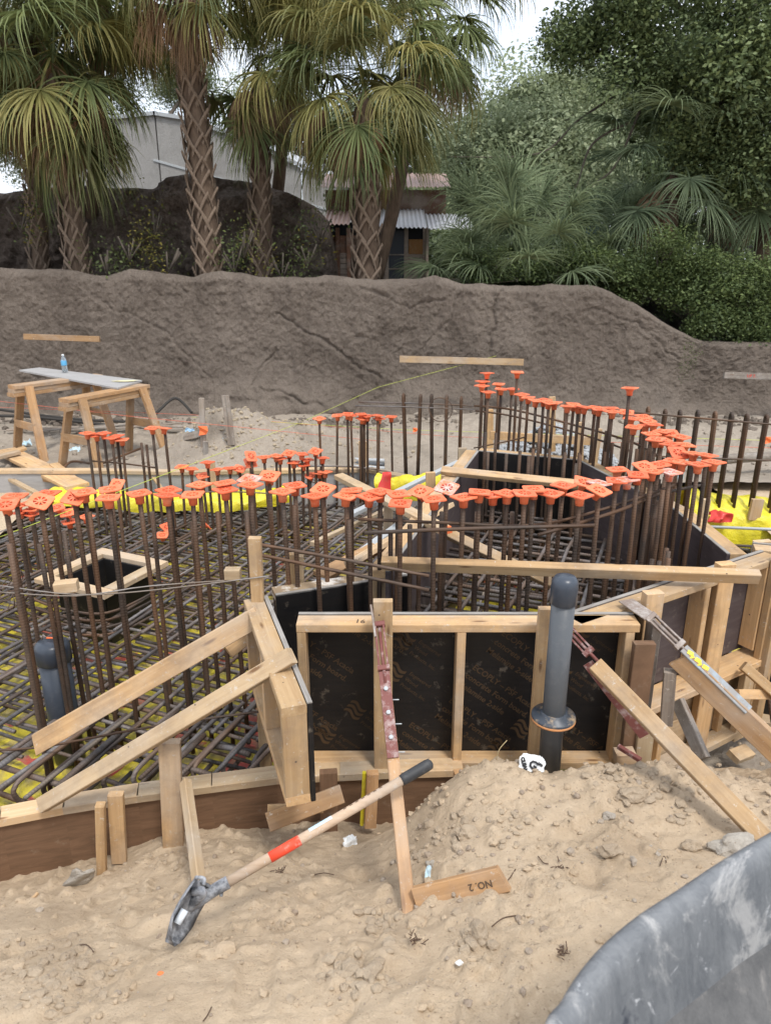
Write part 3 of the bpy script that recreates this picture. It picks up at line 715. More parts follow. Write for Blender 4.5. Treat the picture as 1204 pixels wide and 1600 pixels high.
turnbuckle(st, tl(-.01), tl(.17), M_['steelgrey'], V(-.4, -.6, .9))
nk = V(-.35, -.45, .85).normalized()
beam('channel', tl(.19), tl(.56), .042, .012, nk, M_['steelblue'], st)
for k_ in range(5): a_ = tl(.215 + k_ * .022) + nk * .0075; beam('yellow_marking', a_, a_ + (tl(.1) - tl(.0)).normalized() * .018 + V(.010 * (-1) ** k_, 0, 0), .018, .002, nk, M_['yellow2'], st)
beam('prop_board', tl(.18) - UP * .055, tb - UP * .05, .095, .040, V(-.5, -.85, .1), M_['horse'], label='brown plank prop carrying the blue spattered steel at the right edge', cat='board', s0=.3)
# stakes by the right panel
upright(1046, 1048, 1040, 1130, 2.72, .05, .045, M_['grey'], 'rough grey stake standing left of the leaning grey strut', V(-.3, -1, 0))
beam('strut', W(1058, 1095, 2.82), W(1098, 1186, 2.62), .06, .03, V(-1, -.6, .2), M_['grey'], label='short leaning grey strut with one bright edge', cat='board')
beam('wood_block', onz(1143, 1188, -.5) + UP * .02, onz(1168, 1178, -.5) + UP * .02, .075, .036, V(.1, -.3, 1), M_['pale'], label='small wood offcut lying in the hollow at right', cat='wood block')
beam('board', W(1160, 1040, 3.3), W(1240, 1110, 3.2), .05, .036, V(0, -1, .4), M_['lumber'], label='short slanting board beyond the corner post', cat='board')
beam('board', W(1150, 1085, 3.2), W(1215, 1085, 3.3), .05, .036, V(0, -1, .6), M_['lumber'], label='short level board end beyond the corner post', cat='board')

# boards over and inside the pit
beam('spreader_board', Z(596, 880, .50), Z(1184, 901, .50), .045, .060, V(0, -.4, 1), M_['lumber'], label='longest spreader board laid across the near end of the pit', cat='board')
beam('spreader_board', Z(690, 735, .47), Z(903, 757, .47), .06, .038, V(0, -.6, 1), M_['lumber'], label='spreader board across the far part of the pit', cat='board')
beam('brace', W(529, 744, 5.4), Z(694, 828, .46), .075, .038, V(.3, -.8, .6), M_['pale'], label='board with orange end slanting onto the pit left wall', cat='brace')
beam('orange_end', Z(694, 828, .461), Z(697, 830, .461), .074, .037, V(.3, -.8, .6), M_['orange'], label='orange painted board end above the pit', cat='board')
beam('brace', W(698, 833, 3.95), W(862, 912, 3.75), .06, .038, V(.3, -.7, .7), M_['lumber'], label='board slanting down inside the pit below the near caps', cat='brace')
beam('metal_strut', Z(545, 806, .30), Z(716, 722, .30), .045, .03, UP, M_['galv'], label='long galvanised strut beside the pit left wall', cat='strut')
beam('metal_strut', Z(498, 912, .28), Z(622, 822, .28), .06, .03, V(-.4, -.6, 1), M_['galv'], label='wider galvanised channel lower left of the orange ended board', cat='strut')
beam('board', Z(487, 850, .10), Z(612, 793, .10), .035, .03, UP, M_['pale'], label='thin pale strip above the reinforcement left of the pit', cat='board')
beam('board', Z(548, 880, .37), Z(700, 790, .37), .09, .03, V(-.5, 0, 1), M_['pale'], label='pale board lying beside the pit left wall', cat='board')
beam('board', Z(500, 900, .30), Z(590, 855, .30), .10, .025, V(-.2, -.5, 1), M_['horse'], label='brown board behind the concrete smeared panel', cat='board')
for k, (a, b, h, w_, lb) in enumerate([((455, 865), (457, 930), 3.42, .06, 'left of two short stakes behind the concrete smeared panel'), ((468, 868), (469, 930), 3.44, .04, 'right of two short stakes behind the concrete smeared panel'),
        ((672, 738), (674, 800), 5.15, .07, 'stake with square top left of the pit wall'), ((722, 700), (722, 740), 6.2, .07, 'stake at the far left corner of the pit'), ((694, 742), (694, 775), 5.3, .05, 'narrow stake behind the square topped stake'),
        ((607, 780), (605, 850), 4.6, .06, 'grey brown stake beside the galvanised strut'), ((598, 850), (600, 900), 3.9, .05, 'stake behind the steel channel by the pit corner'),
        ((1102, 780), (1090, 850), 4.9, .06, 'stake outside the pit right wall near the yellow sheet'), ((1183, 780), (1176, 812), 6.0, .10, 'thick round topped stake behind the yellow sheet'), ((1190, 845), (1185, 900), 3.75, .09, 'stake top at the right corner of the purple panel')]):
    upright(a[0], a[1], b[0], b[1], h, w_, .038, M_['pale'] if k % 2 else M_['lumber'], lb, V(0, -1, 0))
# lumber frame behind the pit
for a, b, h, w_, lb, nm in [((765, 680), (935, 690), 6.6, .075, 'upper rail of the lumber frame behind the pit', 'board'), ((905, 660), (905, 730), 6.2, .06, 'left post of the lumber frame behind the pit', 'post'), ((935, 670), (925, 740), 6.1, .05, 'right post of the lumber frame behind the pit', 'post'),
        ((862, 620), (862, 705), 7.0, .06, 'tall thin post in the grey gravel behind the pit', 'post'), ((910, 722), (965, 770), 5.6, .07, 'slanting board beyond the pit right wall', 'board'), ((765, 640), (765, 700), 6.9, .06, 'post at the left end of the frame behind the pit', 'post'),
        ((1000, 678), (1036, 690), 6.3, .07, 'board end behind the dense caps at right', 'board'), ((568, 690), (568, 740), 7.3, .10, 'wide post among the small caps at the back', 'post')]:
    beam(nm, W(b[0], b[1], h), W(a[0], a[1], h), w_, .038, V(0, -1, .1), M_['lumber'], label=lb, cat=nm)

# blockout box in the reinforcement
oc = [Z(a, b, -.17) for a, b in [(72, 903), (151, 864), (247, 881), (174, 931)]]; c = sum(oc, Vector()) / 4
root = empty('blockout_box', 'square lumber blockout box with black lining in the reinforcement', 'box', V(c.x, c.y, -.6))
ux = (oc[2] - oc[1] + oc[3] - oc[0]).normalized(); uy = (oc[1] - oc[0] + oc[2] - oc[3]).normalized(); uy = (uy - ux * uy.dot(ux)).normalized(); hw = .31
for s in (-1, 1):
    beam('frame_board', c + uy * s * (hw - .045) - ux * hw, c + uy * s * (hw - .045) + ux * hw, .09, .035, UP, M_['pale'], root)
    beam('frame_board', c + ux * s * (hw - .045) - uy * (hw - .092), c + ux * s * (hw - .045) + uy * (hw - .092), .09, .035, UP, M_['pale'], root)
    beam('liner', c + uy * s * (hw - .098) - ux * (hw - .10) - UP * .22, c + uy * s * (hw - .098) + ux * (hw - .10) - UP * .22, .41, .01, uy, M_['blackply'], root)
    beam('liner', c + ux * s * (hw - .105) - uy * (hw - .11) - UP * .22, c + ux * s * (hw - .105) + uy * (hw - .11) - UP * .22, .41, .01, ux, M_['blackply'], root)
HOLE = (c, ux, uy, hw - .02)
beam('wood_block', W(86, 918, 3.08), W(122, 914, 3.10), .055, .05, V(0, 0, 1), M_['pale'], label='small wood block wedged between dowels beside the blockout box', cat='wood block')
beam('wood_block', W(352, 896, 3.15), W(376, 896, 3.15), .05, .05, UP, M_['pale'], label='small wood block wedged between dowels left of the tall post', cat='wood block')
# ================================================================ reinforcement mats
def clip_poly(p, d, poly):
    t0, t1 = -99, 99
    for i in range(len(poly)):
        a, b = poly[i], poly[(i + 1) % len(poly)]; e = (b[0] - a[0], b[1] - a[1]); nn = (-e[1], e[0])   # inside = left of edge (ccw)
        num = (a[0] - p[0]) * nn[0] + (a[1] - p[1]) * nn[1]; den = d[0] * nn[0] + d[1] * nn[1]
        if abs(den) < 1e-9:
            if num > 0: return None
            continue
        t = num / den
        if den > 0: t0 = max(t0, t)
        else: t1 = min(t1, t)
    return (t0, t1) if t1 - t0 > .15 else None
TH = R(22); DA = V(math.sin(TH), math.cos(TH), 0); DB = V(math.cos(TH), -math.sin(TH), 0)
def in_hole(p):
    q = p - HOLE[0]; return abs(q.dot(HOLE[1])) < HOLE[3] and abs(q.dot(HOLE[2])) < HOLE[3]
def mat_bars(root, poly, layers, mat, hole=True, jit=.012, name='rebar', sub=None):
    cx = sum(p[0] for p in poly) / len(poly); cy = sum(p[1] for p in poly) / len(poly)
    for (d, sp, z, r, off) in layers:
        s_ = V(-d.y, d.x, 0)
        k = -70
        while k < 70:
            k += 1
            base = V(cx, cy, 0) + s_ * (k * sp + off + random.uniform(-.4, .4) * sp * .5)
            an = random.gauss(0, .010); dd_ = V(d.x * math.cos(an) - d.y * math.sin(an), d.x * math.sin(an) + d.y * math.cos(an), 0)
            c_ = clip_poly(base, dd_, poly)
            if not c_: continue
            runs = [c_]
            if hole:
                cuts = []; t = c_[0]; start = c_[0]; inside = False
                while t < c_[1]:
                    i_ = in_hole(base + dd_ * t)
                    if i_ and not inside: cuts.append((start, t - .02)); inside = True
                    if not i_ and inside: start = t + .02; inside = False
                    t += .03
                if not inside: cuts.append((start, c_[1]))
                runs = [c for c in cuts if c[1] - c[0] > .15]
            for a, b in runs:
                a += random.uniform(0, .08); b -= random.uniform(0, .12)
                n_ = max(2, int((b - a) / .6) + 1); pts = []
                for i in range(n_ + 1):
                    p = base + dd_ * (a + (b - a) * i / n_) + s_ * random.gauss(0, jit * .35); p.z = z + random.gauss(0, jit * .35); pts.append(p)
                p0 = pts[0]; X_ = (pts[-1] - p0).normalized(); Mz = Matrix.Translation(p0) @ X_.to_track_quat('Z', 'Y').to_matrix().to_4x4(); Mi = Mz.inverted()
                link(name, tube_mesh([Mi @ q for q in pts], r * random.uniform(.92, 1.06), 7), M_['palebar'] if random.random() < .06 else mat, root, Mz)
pw0 = V(L0.x, L0.y, 0); pw1 = V(L1.x, L1.y, 0)
FE = [Z(-330, 1335, -.25), Z(0, 1262, -.25), Z(330, 1212, -.25), Z(425, 1199, -.25)]
# main mat, left of the pit (convex outline, counter-clockwise)
poly = [(-3.6, 2.50), (FE[2].x, FE[2].y + .03), (B0.x - .12, FE[3].y + .10), (B0.x - .08, 3.02), (pw0.x - .12, 3.42), (pw1.x - .12, 6.3), (.55, 6.78), (-4.9, 6.82)]
poly = [(-3.0, 2.36), (FE[2].x - .2, FE[2].y + .06), (FE[3].x + .02, FE[3].y + .10), (pw0.x - .15, 3.38), (pw1.x - .15, 6.4), (.5, 6.8), (-4.9, 6.82)]
def ccw_hull(P):
    P = sorted(P); 
    def half(Q):
        h = []
        for p in Q:
            while len(h) > 1 and (h[-1][0] - h[-2][0]) * (p[1] - h[-2][1]) - (h[-1][1] - h[-2][1]) * (p[0] - h[-2][0]) <= 0: h.pop()
            h.append(p)
        return h[:-1]
    return half(P) + half(P[::-1])
poly = ccw_hull(poly)
root = empty('rebar_mat', 'wide crisscross mat of grey rebar filling the left of the dig', 'rebar mat', (-1.5, 4.5, -.6))
far = [(x, y) for x, y in ccw_hull([(-4.9, 6.82), (.5, 6.8), (pw1.x - .15, 6.4), (.20, 4.1), (-3.9, 4.1)])]
near = ccw_hull([(-3.0, 2.36), (FE[2].x - .2, FE[2].y + .06), (FE[3].x + .02, FE[3].y + .10), (pw0.x - .15, 3.38), (.12, 4.1), (-3.95, 4.1)])
mat_bars(root, poly, [(DA, .17, -.34, .0112, 0), (DA, .26, -.555, .0112, .03)], M_['matbar'])
mat_bars(root, far, [(DB, .078, -.365, .0102, 0), (DB, .10, -.53, .0102, .03), (DA, .15, -.315, .0105, .07)], M_['matbar'])
nb_ = [(x, y) for x, y in ccw_hull([(-3.6, 3.32), (-.62, 3.05), (pw0.x - .15, 3.45), (.12, 4.1), (-3.95, 4.1)])]
mat_bars(root, nb_, [(DB, .08, -.365, .0105, 0), (DB, .10, -.53, .0105, .03), (DA, .2, -.335, .011, .09)], M_['matbar'])
nn_ = ccw_hull([(-3.0, 2.36), (FE[2].x - .2, FE[2].y + .06), (FE[3].x + .02, FE[3].y + .10), (-.62, 3.05), (-3.6, 3.32)])
mat_bars(root, nn_, [(DB, .27, -.365, .015, 0), (DB, .33, -.56, .013, .03), (DA, .40, -.315, .015, .05)], M_['matbar'], False)
# long edge bars following the low form
for k, (off, z) in enumerate([(.05, -.36), (.10, -.40), (.07, -.56)]):
    pts = crom([p + V(0, off, 0) for p in [Z(-200, 1312, -.25), Z(0, 1268, -.25), Z(100, 1249, -.25), Z(215, 1231, -.25), Z(330, 1216, -.25), Z(425, 1203, -.25)]], 5)
    pts = [V(p.x, p.y, z) for p in pts]
    link('edge_bar', tube_mesh([p - pts[0] for p in pts], .014, 8), M_['matbar'], root, Matrix.Translation(pts[0]))
for k in range(9):                       # bent bars along the near edge
    p = Z(20 + k * 47, 1235 - k * 5, -.36); a = p + V(0, .02, .0)
    pts = crom([a + DA * .55 + UP * .02, a + DA * .1 + UP * .02, a, a + UP * -.06, a + DA * .08 - UP * .2, a + DA * .35 - UP * .21], 4)
    link('bent_bar', tube_mesh([q - pts[0] for q in pts], .012, 7), M_['matbar'], root, Matrix.Translation(pts[0]))
# rusty hoops round the blockout
for k in range(4):
    e_ = HOLE[3] + .09 + k * .035; c = HOLE[0] + UP * (-.10 - .03 * k)
    pts = crom([c - HOLE[1] * e_ + HOLE[2] * e_, c - HOLE[1] * e_ - HOLE[2] * e_ * .6, c - HOLE[1] * e_ * .6 - HOLE[2] * e_, c + HOLE[1] * e_ * .6 - HOLE[2] * e_, c + HOLE[1] * e_ - HOLE[2] * e_ * .5, c + HOLE[1] * e_ + HOLE[2] * e_], 4)
    link('bent_bar', tube_mesh([q - pts[0] for q in pts], .009, 7), M_['dowel'], root, Matrix.Translation(pts[0]))
# deep pit mat
pp = ccw_hull([(pw0.x + .05, pw0.y - .1), (C0.x + .1, C0.y - .02), (A1.x - .1, 2.96), (D1.x - .08, D1.y + .02), (R1.x - .06, R1.y), (Rm.x - .06, Rm.y), (F1.x - .08, F1.y - .12), (pw1.x + .08, pw1.y - .1)])
root2 = empty('rebar_mat', 'dense stacked reinforcement down inside the deep pit', 'rebar mat', (1.0, 4.3, -.62))
mat_bars(root2, pp, [(DA, .21, .03, .0125, 0), (DB, .13, 0, .0125, 0), (DB, .13, -.20, .0125, .05), (DA, .2, -.17, .0125, .05), (DB, .16, -.42, .012, .02), (DA, .25, -.39, .0125, .02)], M_['matbar'], False, .016)
for k in range(16):                      # loose tilted spacers
    p = V(random.uniform(.35, 1.5), random.uniform(3.5, 5.2), -.42); d_ = V(random.uniform(-.35, .35), random.uniform(-.2, .35), random.uniform(.18, .42))
    pts = [p, p + d_ * .5, p + d_]; link('spacer_bar', tube_mesh([q - p for q in pts], .007, 6), M_['dowel'] if k % 3 else M_['palebar'], root2, Matrix.Translation(p))
# small mat over at the right behind the pit wall
root3 = empty('rebar_mat', 'low rebar rails in front of the bright yellow sheet at right', 'rebar mat', (2.8, 5, -.6))
for k, (z, y) in enumerate([(-.12, 5.55), (-.27, 5.55), (-.22, 5.2), (-.40, 5.3), (-.48, 5.0)]):
    a, b = V(2.08 + .02 * k, y + .02, z), V(4.6, y - .25, z - .02)
    link('rebar', tube_mesh([V(0, 0, 0), b - a], .012, 7), M_['galv'] if k == 0 else M_['matbar'], root3, Matrix.Translation(a))
poly3 = ccw_hull([(2.05, 3.75), (2.05, 5.9), (4.6, 5.9), (3.6, 3.4)])
mat_bars(root3, poly3, [(DA, .2, -.42, .0125, 0), (DB, .2, -.45, .0125, 0)], M_['matbar'], False)

# ================================================================ dowels and caps
ORD = ['', 'first', 'second', 'third', 'fourth', 'fifth', 'sixth', 'seventh', 'eighth', 'ninth', 'tenth', 'eleventh', 'twelfth', 'thirteenth', 'fourteenth', 'fifteenth', 'sixteenth', 'seventeenth', 'eighteenth', 'nineteenth', 'twentieth']
TENS = {20: 'twenty', 30: 'thirty', 40: 'forty', 50: 'fifty'}
def ordw(k): return ORD[k] if k <= 20 else (TENS[k // 10 * 10] + ' ' + ORD[k % 10] if k % 10 else TENS[k // 10 * 10][:-1] + 'ieth')
dowel_me = tube_mesh([(0, 0, i * .25) for i in range(6 + 1)], .0118, 8)   # 1.5 m
dowel_me.materials.append(M_['dowel'])
def dowel(bottom, top, label, group, name='rebar_dowel', fat=1.0):
    d_ = top - bottom
    o = link(name, dowel_me, None, None, Matrix.Translation(bottom) @ d_.to_track_quat('Z', 'Y').to_matrix().to_4x4() @ Matrix.Diagonal((fat, fat, d_.length / 1.5, 1)))
    return tag(o, label, 'rebar', group)
def cap_meshes():
    S = .056; N = 32; rr = .033; vs = []; fs = []
    for z in (0, -.006):                                      # plate with a round opening
        for k in range(N):
            a = 2 * math.pi * (k + .5) / N; vs.append((rr * math.cos(a), rr * math.sin(a), z))
        for k in range(N):
            a = 2 * math.pi * (k + .5) / N; m_ = max(abs(math.cos(a)), abs(math.sin(a))); vs.append((S * math.cos(a) / m_, S * math.sin(a) / m_, z))
    for k in range(N):
        j = (k + 1) % N
        fs += [(k, N + k, N + j, j), (2 * N + k, 2 * N + j, 3 * N + j, 3 * N + k), (N + k, 3 * N + k, 3 * N + j, N + j), (k, j, 2 * N + j, 2 * N + k)]
    for k in range(8):                                        # spokes
        a = math.pi * k / 4 + .2; c_, s_ = math.cos(a), math.sin(a); b = len(vs)
        for (r, t) in ((.008, .0035), (rr + .001, .0035)):
            for sg in (-1, 1):
                for z in (-.0005, -.006): vs.append((r * c_ - sg * t * s_, r * s_ + sg * t * c_, z))
        fs += [(b, b + 4, b + 6, b + 2), (b + 1, b + 3, b + 7, b + 5), (b, b + 1, b + 5, b + 4), (b + 2, b + 6, b + 7, b + 3)]
    b = len(vs)
    for z in (0, -.006):
        for k in range(12): a = 2 * math.pi * k / 12; vs.append((.0105 * math.cos(a), .0105 * math.sin(a), z))
    fs.append(tuple(range(b, b + 12))); fs += [(b + k, b + 12 + k, b + 12 + (k + 1) % 12, b + (k + 1) % 12) for k in range(12)]
    plate = pydata('cap_plate', vs, fs)
    sock = lathe_mesh([(.0335, -.0105), (.0335, -.006), (.0345, -.006), (.0335, -.014), (.027, -.024), (.0235, -.030), (.0215, -.058)], 20)
    return plate, sock
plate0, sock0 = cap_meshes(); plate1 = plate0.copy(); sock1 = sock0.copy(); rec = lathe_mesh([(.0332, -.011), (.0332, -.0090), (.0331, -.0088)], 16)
plate0.materials.append(M_['cap']); sock0.materials.append(M_['cap']); plate1.materials.append(M_['capwhite']); sock1.materials.append(M_['capwhite']); rec.materials.append(M_['capshade'])
def cap(p, label, group, tilt=0, tdir=0, yaw=0, white=False):
    root = empty('rebar_protector', label, 'rebar cap', p, group); root.scale = (.90, .90, .92)
    root.rotation_euler = (Matrix.Rotation(tdir, 3, 'Z') @ Matrix.Rotation(tilt, 3, 'X') @ Matrix.Rotation(-tdir + yaw, 3, 'Z')).to_euler()
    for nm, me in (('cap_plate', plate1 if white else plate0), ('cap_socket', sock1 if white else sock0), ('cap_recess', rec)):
        o = bpy.data.objects.new(nm, me); COL.objects.link(o); o.parent = root
# rows: (px, py, extra) extra: dict(t tilt deg towards the camera, w white, hh distance)
def row(zone, gcap, gbar, items, ztop=None, h=None, base=-.6, fat=1.0):
    items = sorted(items, key=lambda q: q[0])
    for k, it in enumerate(items):
        px, py = it[0], it[1]; ex = it[2] if len(it) > 2 else {}
        if h is not None or 'h' in ex: p = W(px, py, ex.get('h', h) + random.uniform(-.03, .03) * (0 if 'h' in ex else 1))
        else: p = Z(px, py, ztop + random.uniform(-.012, .012))
        extra = ''
        if ex.get('w'): extra = 'spattered '
        elif ex.get('t', 0) > 14: extra = 'tilted '
        tilt = R(ex['t']) if 't' in ex else abs(random.gauss(0, R(3.5))); tdir = ex.get('d', random.uniform(0, 6.28)) if 't' not in ex else ex.get('d', 0)
        cap(p + UP * .058, f'{extra}orange square cap, {ordw(k + 1)} from left {zone}', gcap, tilt, tdir, random.uniform(-.6, .9), ex.get('w', False))
        lean = V(random.gauss(0, .014), random.gauss(0, .014), 0)
        if not ex.get('nobar'): dowel(V(p.x, p.y, base) + lean, p + UP * .048, f'dowel under the {ordw(k + 1)} cap from left {zone}', gbar, fat=fat)
t = lambda a, d=0, **k: dict(t=a, d=d, **k)
row('in the left half of the near row', 'caps on the near left row', 'dowels of the near left row', [(12,807,t(12)),(27,792),(66,801,t(24,.5)),(78,788),(119,795,t(22,.3)),(134,786),(172,795),(174,781),(219,788),(265,783),(263,791),(302,790),(313,774),(352,771),(353,782),(391,765,t(8,0,w=True)),(392,774),(421,760,t(14)),(442,785),(461,775),(492,792),(505,781,t(15)),(541,792),(549,783),(577,793)], ztop=.79, fat=1.0)
row('in the right half of the near row', 'caps on the near middle row', 'dowels of the near middle row', [(594,785),(622,789),(625,804),(656,785,t(14,-.5)),(677,797),(697,779,t(20,0,w=True)),(723,794),(748,786),(769,790),(791,788),(818,788),(832,781),(859,788),(878,775),(904,791),(911,770,t(16,.6)),(934,783,t(16,.7)),(934,771,dict(w=True))], ztop=.79)
row('in the bend right of the pit', 'caps in the bend of the row', 'dowels in the bend of the row', [(962,749),(961,767),(977,765,dict(w=True)),(994,758),(1004,744,t(14)),(1016,752),(1027,741),(1044,753,dict(w=True)),(1049,735),(1063,738),(1057,722,t(28,.2)),(1081,723),(1088,741),(1101,726),(1112,737)], ztop=.79, fat=1.0)
row('along the pit right side', 'caps along the right side of the pit', 'dowels along the right side of the pit', [(984,666),(1003,663),(1009,670,t(10)),(988,680),(1006,677),(1019,676),(1015,691),(1033,687),(1045,690,t(12)),(1022,700),(1032,700),(1061,696),(1045,708),(1068,709)], ztop=.79)
row('in the far row behind the pit', 'caps on the far row', 'dowels of the far row', [(778,610),(782,618),(799,618),(814,627),(824,632),(836,637),(848,636),(856,640),(864,641),(885,646),(895,643),(902,647),(912,648),(928,648),(934,651),(953,649),(955,655),(977,656,t(10))], ztop=.80)
row('among the raised far caps', 'raised caps', 'tall dowels', [(760,593,dict(h=6.35)),(753,606,dict(h=6.3)),(752,613,dict(h=6.2)),(762,623,dict(h=6.1)),(807,592,dict(h=6.1)),(982,619,dict(h=5.0))], h=6)
row('in the back row before the hairpins', 'caps on the back row', 'dowels of the back row', [(499,663,t(8)),(527,658),(543,656),(548,658),(564,656),(574,659),(566,663),(569,664),(590,658),(592,663),(611,660)], h=6.9, base=-.45)
row('in the small cluster behind the mat', 'small caps over the rear of the mat', 'short dowels at the rear of the mat', [(285,739),(300,742),(325,732),(317,753,t(14)),(340,743),(360,741),(375,742,t(20,.6)),(393,723,t(48,.8)),(392,733,t(42,.5)),(413,724),(432,722),(438,726),(452,718,t(14)),(472,719),(459,732),(480,728),(474,736),(493,715,t(16)),(504,725),(485,753,t(12)),(508,747),(499,748)], h=6.1, base=-.5)
row('in front of the sawhorses', 'caps in front of the sawhorses', 'dowels in front of the sawhorses', [(138,687),(152,690),(163,687),(176,694),(184,691),(192,697),(239,679),(258,679)], h=6.0, base=-.5)
row('low at the left edge', 'low caps at the left', 'short dowels at the left', [(31,801),(33,811),(51,807),(51,814),(91,804,t(14)),(107,812,t(16)),(110,826),(136,818),(50,796),(184,768,t(30))], h=5.2, base=-.5)
for k, (px, py, lb) in enumerate([(254, 841, 'orange cap lying face up on the mat behind the near row'), (262, 829, 'orange cap lying half hidden in the mat'), (323, 824, 'small orange cap fallen in the mat right of the others')]):
    cap(Z(px, py, -.29) + UP * .03, lb, 'fallen caps', R(10 + 20 * k), k, k)
# uncapped dowels standing with the near rows
bare = [(100,830,3.25),(62,850,3.2),(340,800,3.35),(238,800,3.5),(300,815,3.55),(460,790,3.35),(385,800,3.4),(545,812,3.3),(640,820,3.35),(690,800,3.4),(800,800,3.45),(610,830,3.4),(745,800,3.5),(15,850,2.95),(221,692,6.1),(229,695,6.05),(140,800,3.3)]
for k, (px, py, h) in enumerate(sorted(bare)):
    p = W(px, py, h); dowel(V(p.x + random.gauss(0, .01), p.y, -.6), p, f'bare rusty dowel without a cap, {ordw(k + 1)} of those from the left', 'uncapped dowels')
dense = []
for k in range(34):
    s = k / 33; x = 1.72 - .05 * math.sin(s * 9) - .28 * (1 - s) ** 2 + random.uniform(-.05, .03); y = 3.42 + s * 2.0
    dense.append((x, y))
for k, (x, y) in enumerate(dense):
    dowel(V(x + random.gauss(0, .01), y, -.6), V(x, y, random.uniform(.35, .76)), f'uncapped dowel in the dense clump inside the pit right wall, {ordw(k + 1)} going away', 'dense dowels inside the pit right wall', fat=1.1)
for k in range(14):
    x = .72 + k * .055; y = 5.1 + .25 * math.sin(k) + .1
    dowel(V(x, y, -.6), V(x, y + .02, random.uniform(.5, .72)), f'uncapped dowel in front of the far pit wall, {ordw(k + 1)} from the left', 'far uncapped dowels')

# hooked hairpin bars
def hooked(p, base, label, group, d_=V(.25, 1, 0), r=.0125):
    d_ = d_.normalized(); hk = .055
    pts = [V(0, 0, base - p.z), V(0, 0, -.35), V(0, 0, -.05)] + [V(0, 0, -.05) + d_ * (hk / 2) * (1 - math.cos(a)) + UP * (hk / 2) * math.sin(a) for a in [R(x) for x in (30, 60, 90, 120, 150, 180)]] + [d_ * hk + UP * -.12, d_ * hk + UP * (base - p.z)]
    o = link('hooked_rebar', tube_mesh(pts, r, 8), M_['dowel'], None, Matrix.Translation(p) @ Matrix.Rotation(random.gauss(0, .015), 4, 'X') @ Matrix.Rotation(random.gauss(0, .012), 4, 'Y'))
    return tag(o, label, 'rebar', group)
for k, (px, py) in enumerate([(629,613),(656,614),(673,614),(697,615),(720,618)]):
    hooked(W(px, py, 6.9), -.5, f'hairpin rebar with rounded top behind the pit, {ordw(k + 1)} from the left', 'hairpin bars behind the pit')
for k, (px, py) in enumerate([(885,628),(906,628),(937,632),(956,634),(984,635),(1014,634),(1041,638),(1064,639),(1092,639),(1119,641),(1145,643),(1169,645),(1200,646),(1232,648),(1262,650)]):
    h = 6.9 if px < 1000 else 6.15 - (px - 1000) * .0004
    hooked(W(px, py, h), -.6, f'hook topped rebar in the right hand row, {ordw(k + 1)} from the left', 'hooked bars at the right', V(.1, 1, 0), .014)
# horizontal bars tied to the dowels
def hbar(pts, r, label, mat='dowel', name='tie_rebar'):
    return tube(name, crom(pts, 4) if len(pts) > 2 else pts, r, M_[mat], None, 7, label=label, cat='rebar')
for k, (pts, r, mt, lb) in enumerate([
    ([W(401,850,3.2), W(530,873,3.12), W(670,900,3.05)], .008, 'dowel', 'dark tie bar above the brown one behind the smeared panel'),
    ([W(401,866,3.14), W(530,893,3.08), W(670,922,3.0)], .0085, 'dowel', 'brown tie bar slanting behind the smeared panel'),
    ([W(569,833,3.12), W(700,827,3.18), W(928,821,3.25)], .0095, 'dowel', 'long rusty tie bar below the near middle caps'),
    ([W(560,811,3.3), W(700,817,3.3), W(840,820,3.4), W(960,790,3.6), W(1060,755,3.9)], .008, 'dowel', 'dark tie bar curving round the bend'),
    ([W(840,836,3.3), W(960,800,3.5), W(1030,772,3.9), W(1100,757,4.1)], .009, 'dowel', 'rusty tie bar round the bend, lower of the pair'),
    ([W(560,628,6.9), W(640,630,6.9), W(740,634,6.9)], .007, 'matbar', 'tie bar across the tops of the hairpin bars'),
    ([W(555,634,6.85), W(640,636,6.85), W(740,640,6.85)], .006, 'matbar', 'thin second tie bar across the hairpin bars'),
    ([W(740,634,6.3), W(800,640,6.2), W(900,665,5.8), W(985,690,5.2), W(1040,720,4.6)], .009, 'dowel', 'tie bar running along the far row of dowels'),
    ([W(742,642,6.25), W(800,650,6.15), W(900,676,5.75), W(985,705,5.1)], .008, 'dowel', 'second tie bar along the far row just under the first'),
    ([W(985,644,6.0), W(1100,654,5.9), W(1215,664,5.8)], .008, 'dowel', 'tie bar across the upper right hooked bars'),
    ([W(1000,712,6.0), W(1110,716,5.9), W(1215,720,5.8)], .007, 'dowel', 'lower tie bar across the right hooked bars'),
    ([W(0,915,3.02), W(120,929,3.0), W(240,922,3.0), W(420,900,3.0)], .003, 'palebar', 'thin tie bar passing the blockout box'),
    ([W(0,925,3.05), W(120,931,3.05), W(240,915,3.1), W(420,903,3.15)], .003, 'palebar', 'second thin tie bar passing the blockout box'),
    ([W(-40,1172,2.95), W(60,1168,2.93), W(240,1135,2.93), W(420,1110,2.95)], .006, 'dowel', 'thin rusty tie bar passing behind the upper long brace'),
    ([W(140,720,6.0), W(190,724,6.0), W(245,731,6.0)], .007, 'dowel', 'short tie bar on the dowels in front of the sawhorses'),
    ([W(250,775,5.9), W(350,768,6.0), W(480,775,6.0)], .006, 'matbar', 'thin tie bar at the rear of the mat'),
    ([W(460,728,6.9), W(560,730,6.9), W(650,745,6.8)], .008, 'matbar', 'tie bar low on the back row of dowels'),
    ([W(740,700,6.1), W(790,690,5.9), W(820,683,5.8)], .006, 'dowel', 'short brown bar low inside the far end of the pit')]): hbar(pts, r, lb, mt)
tube('bent_rebar', crom([W(1188,1010,3.6), W(1196,1060,3.5), W(1206,1130,3.4)], 4), .010, M_['dowel'], label='bent rusty bar at the right edge beyond the corner post', cat='rebar')
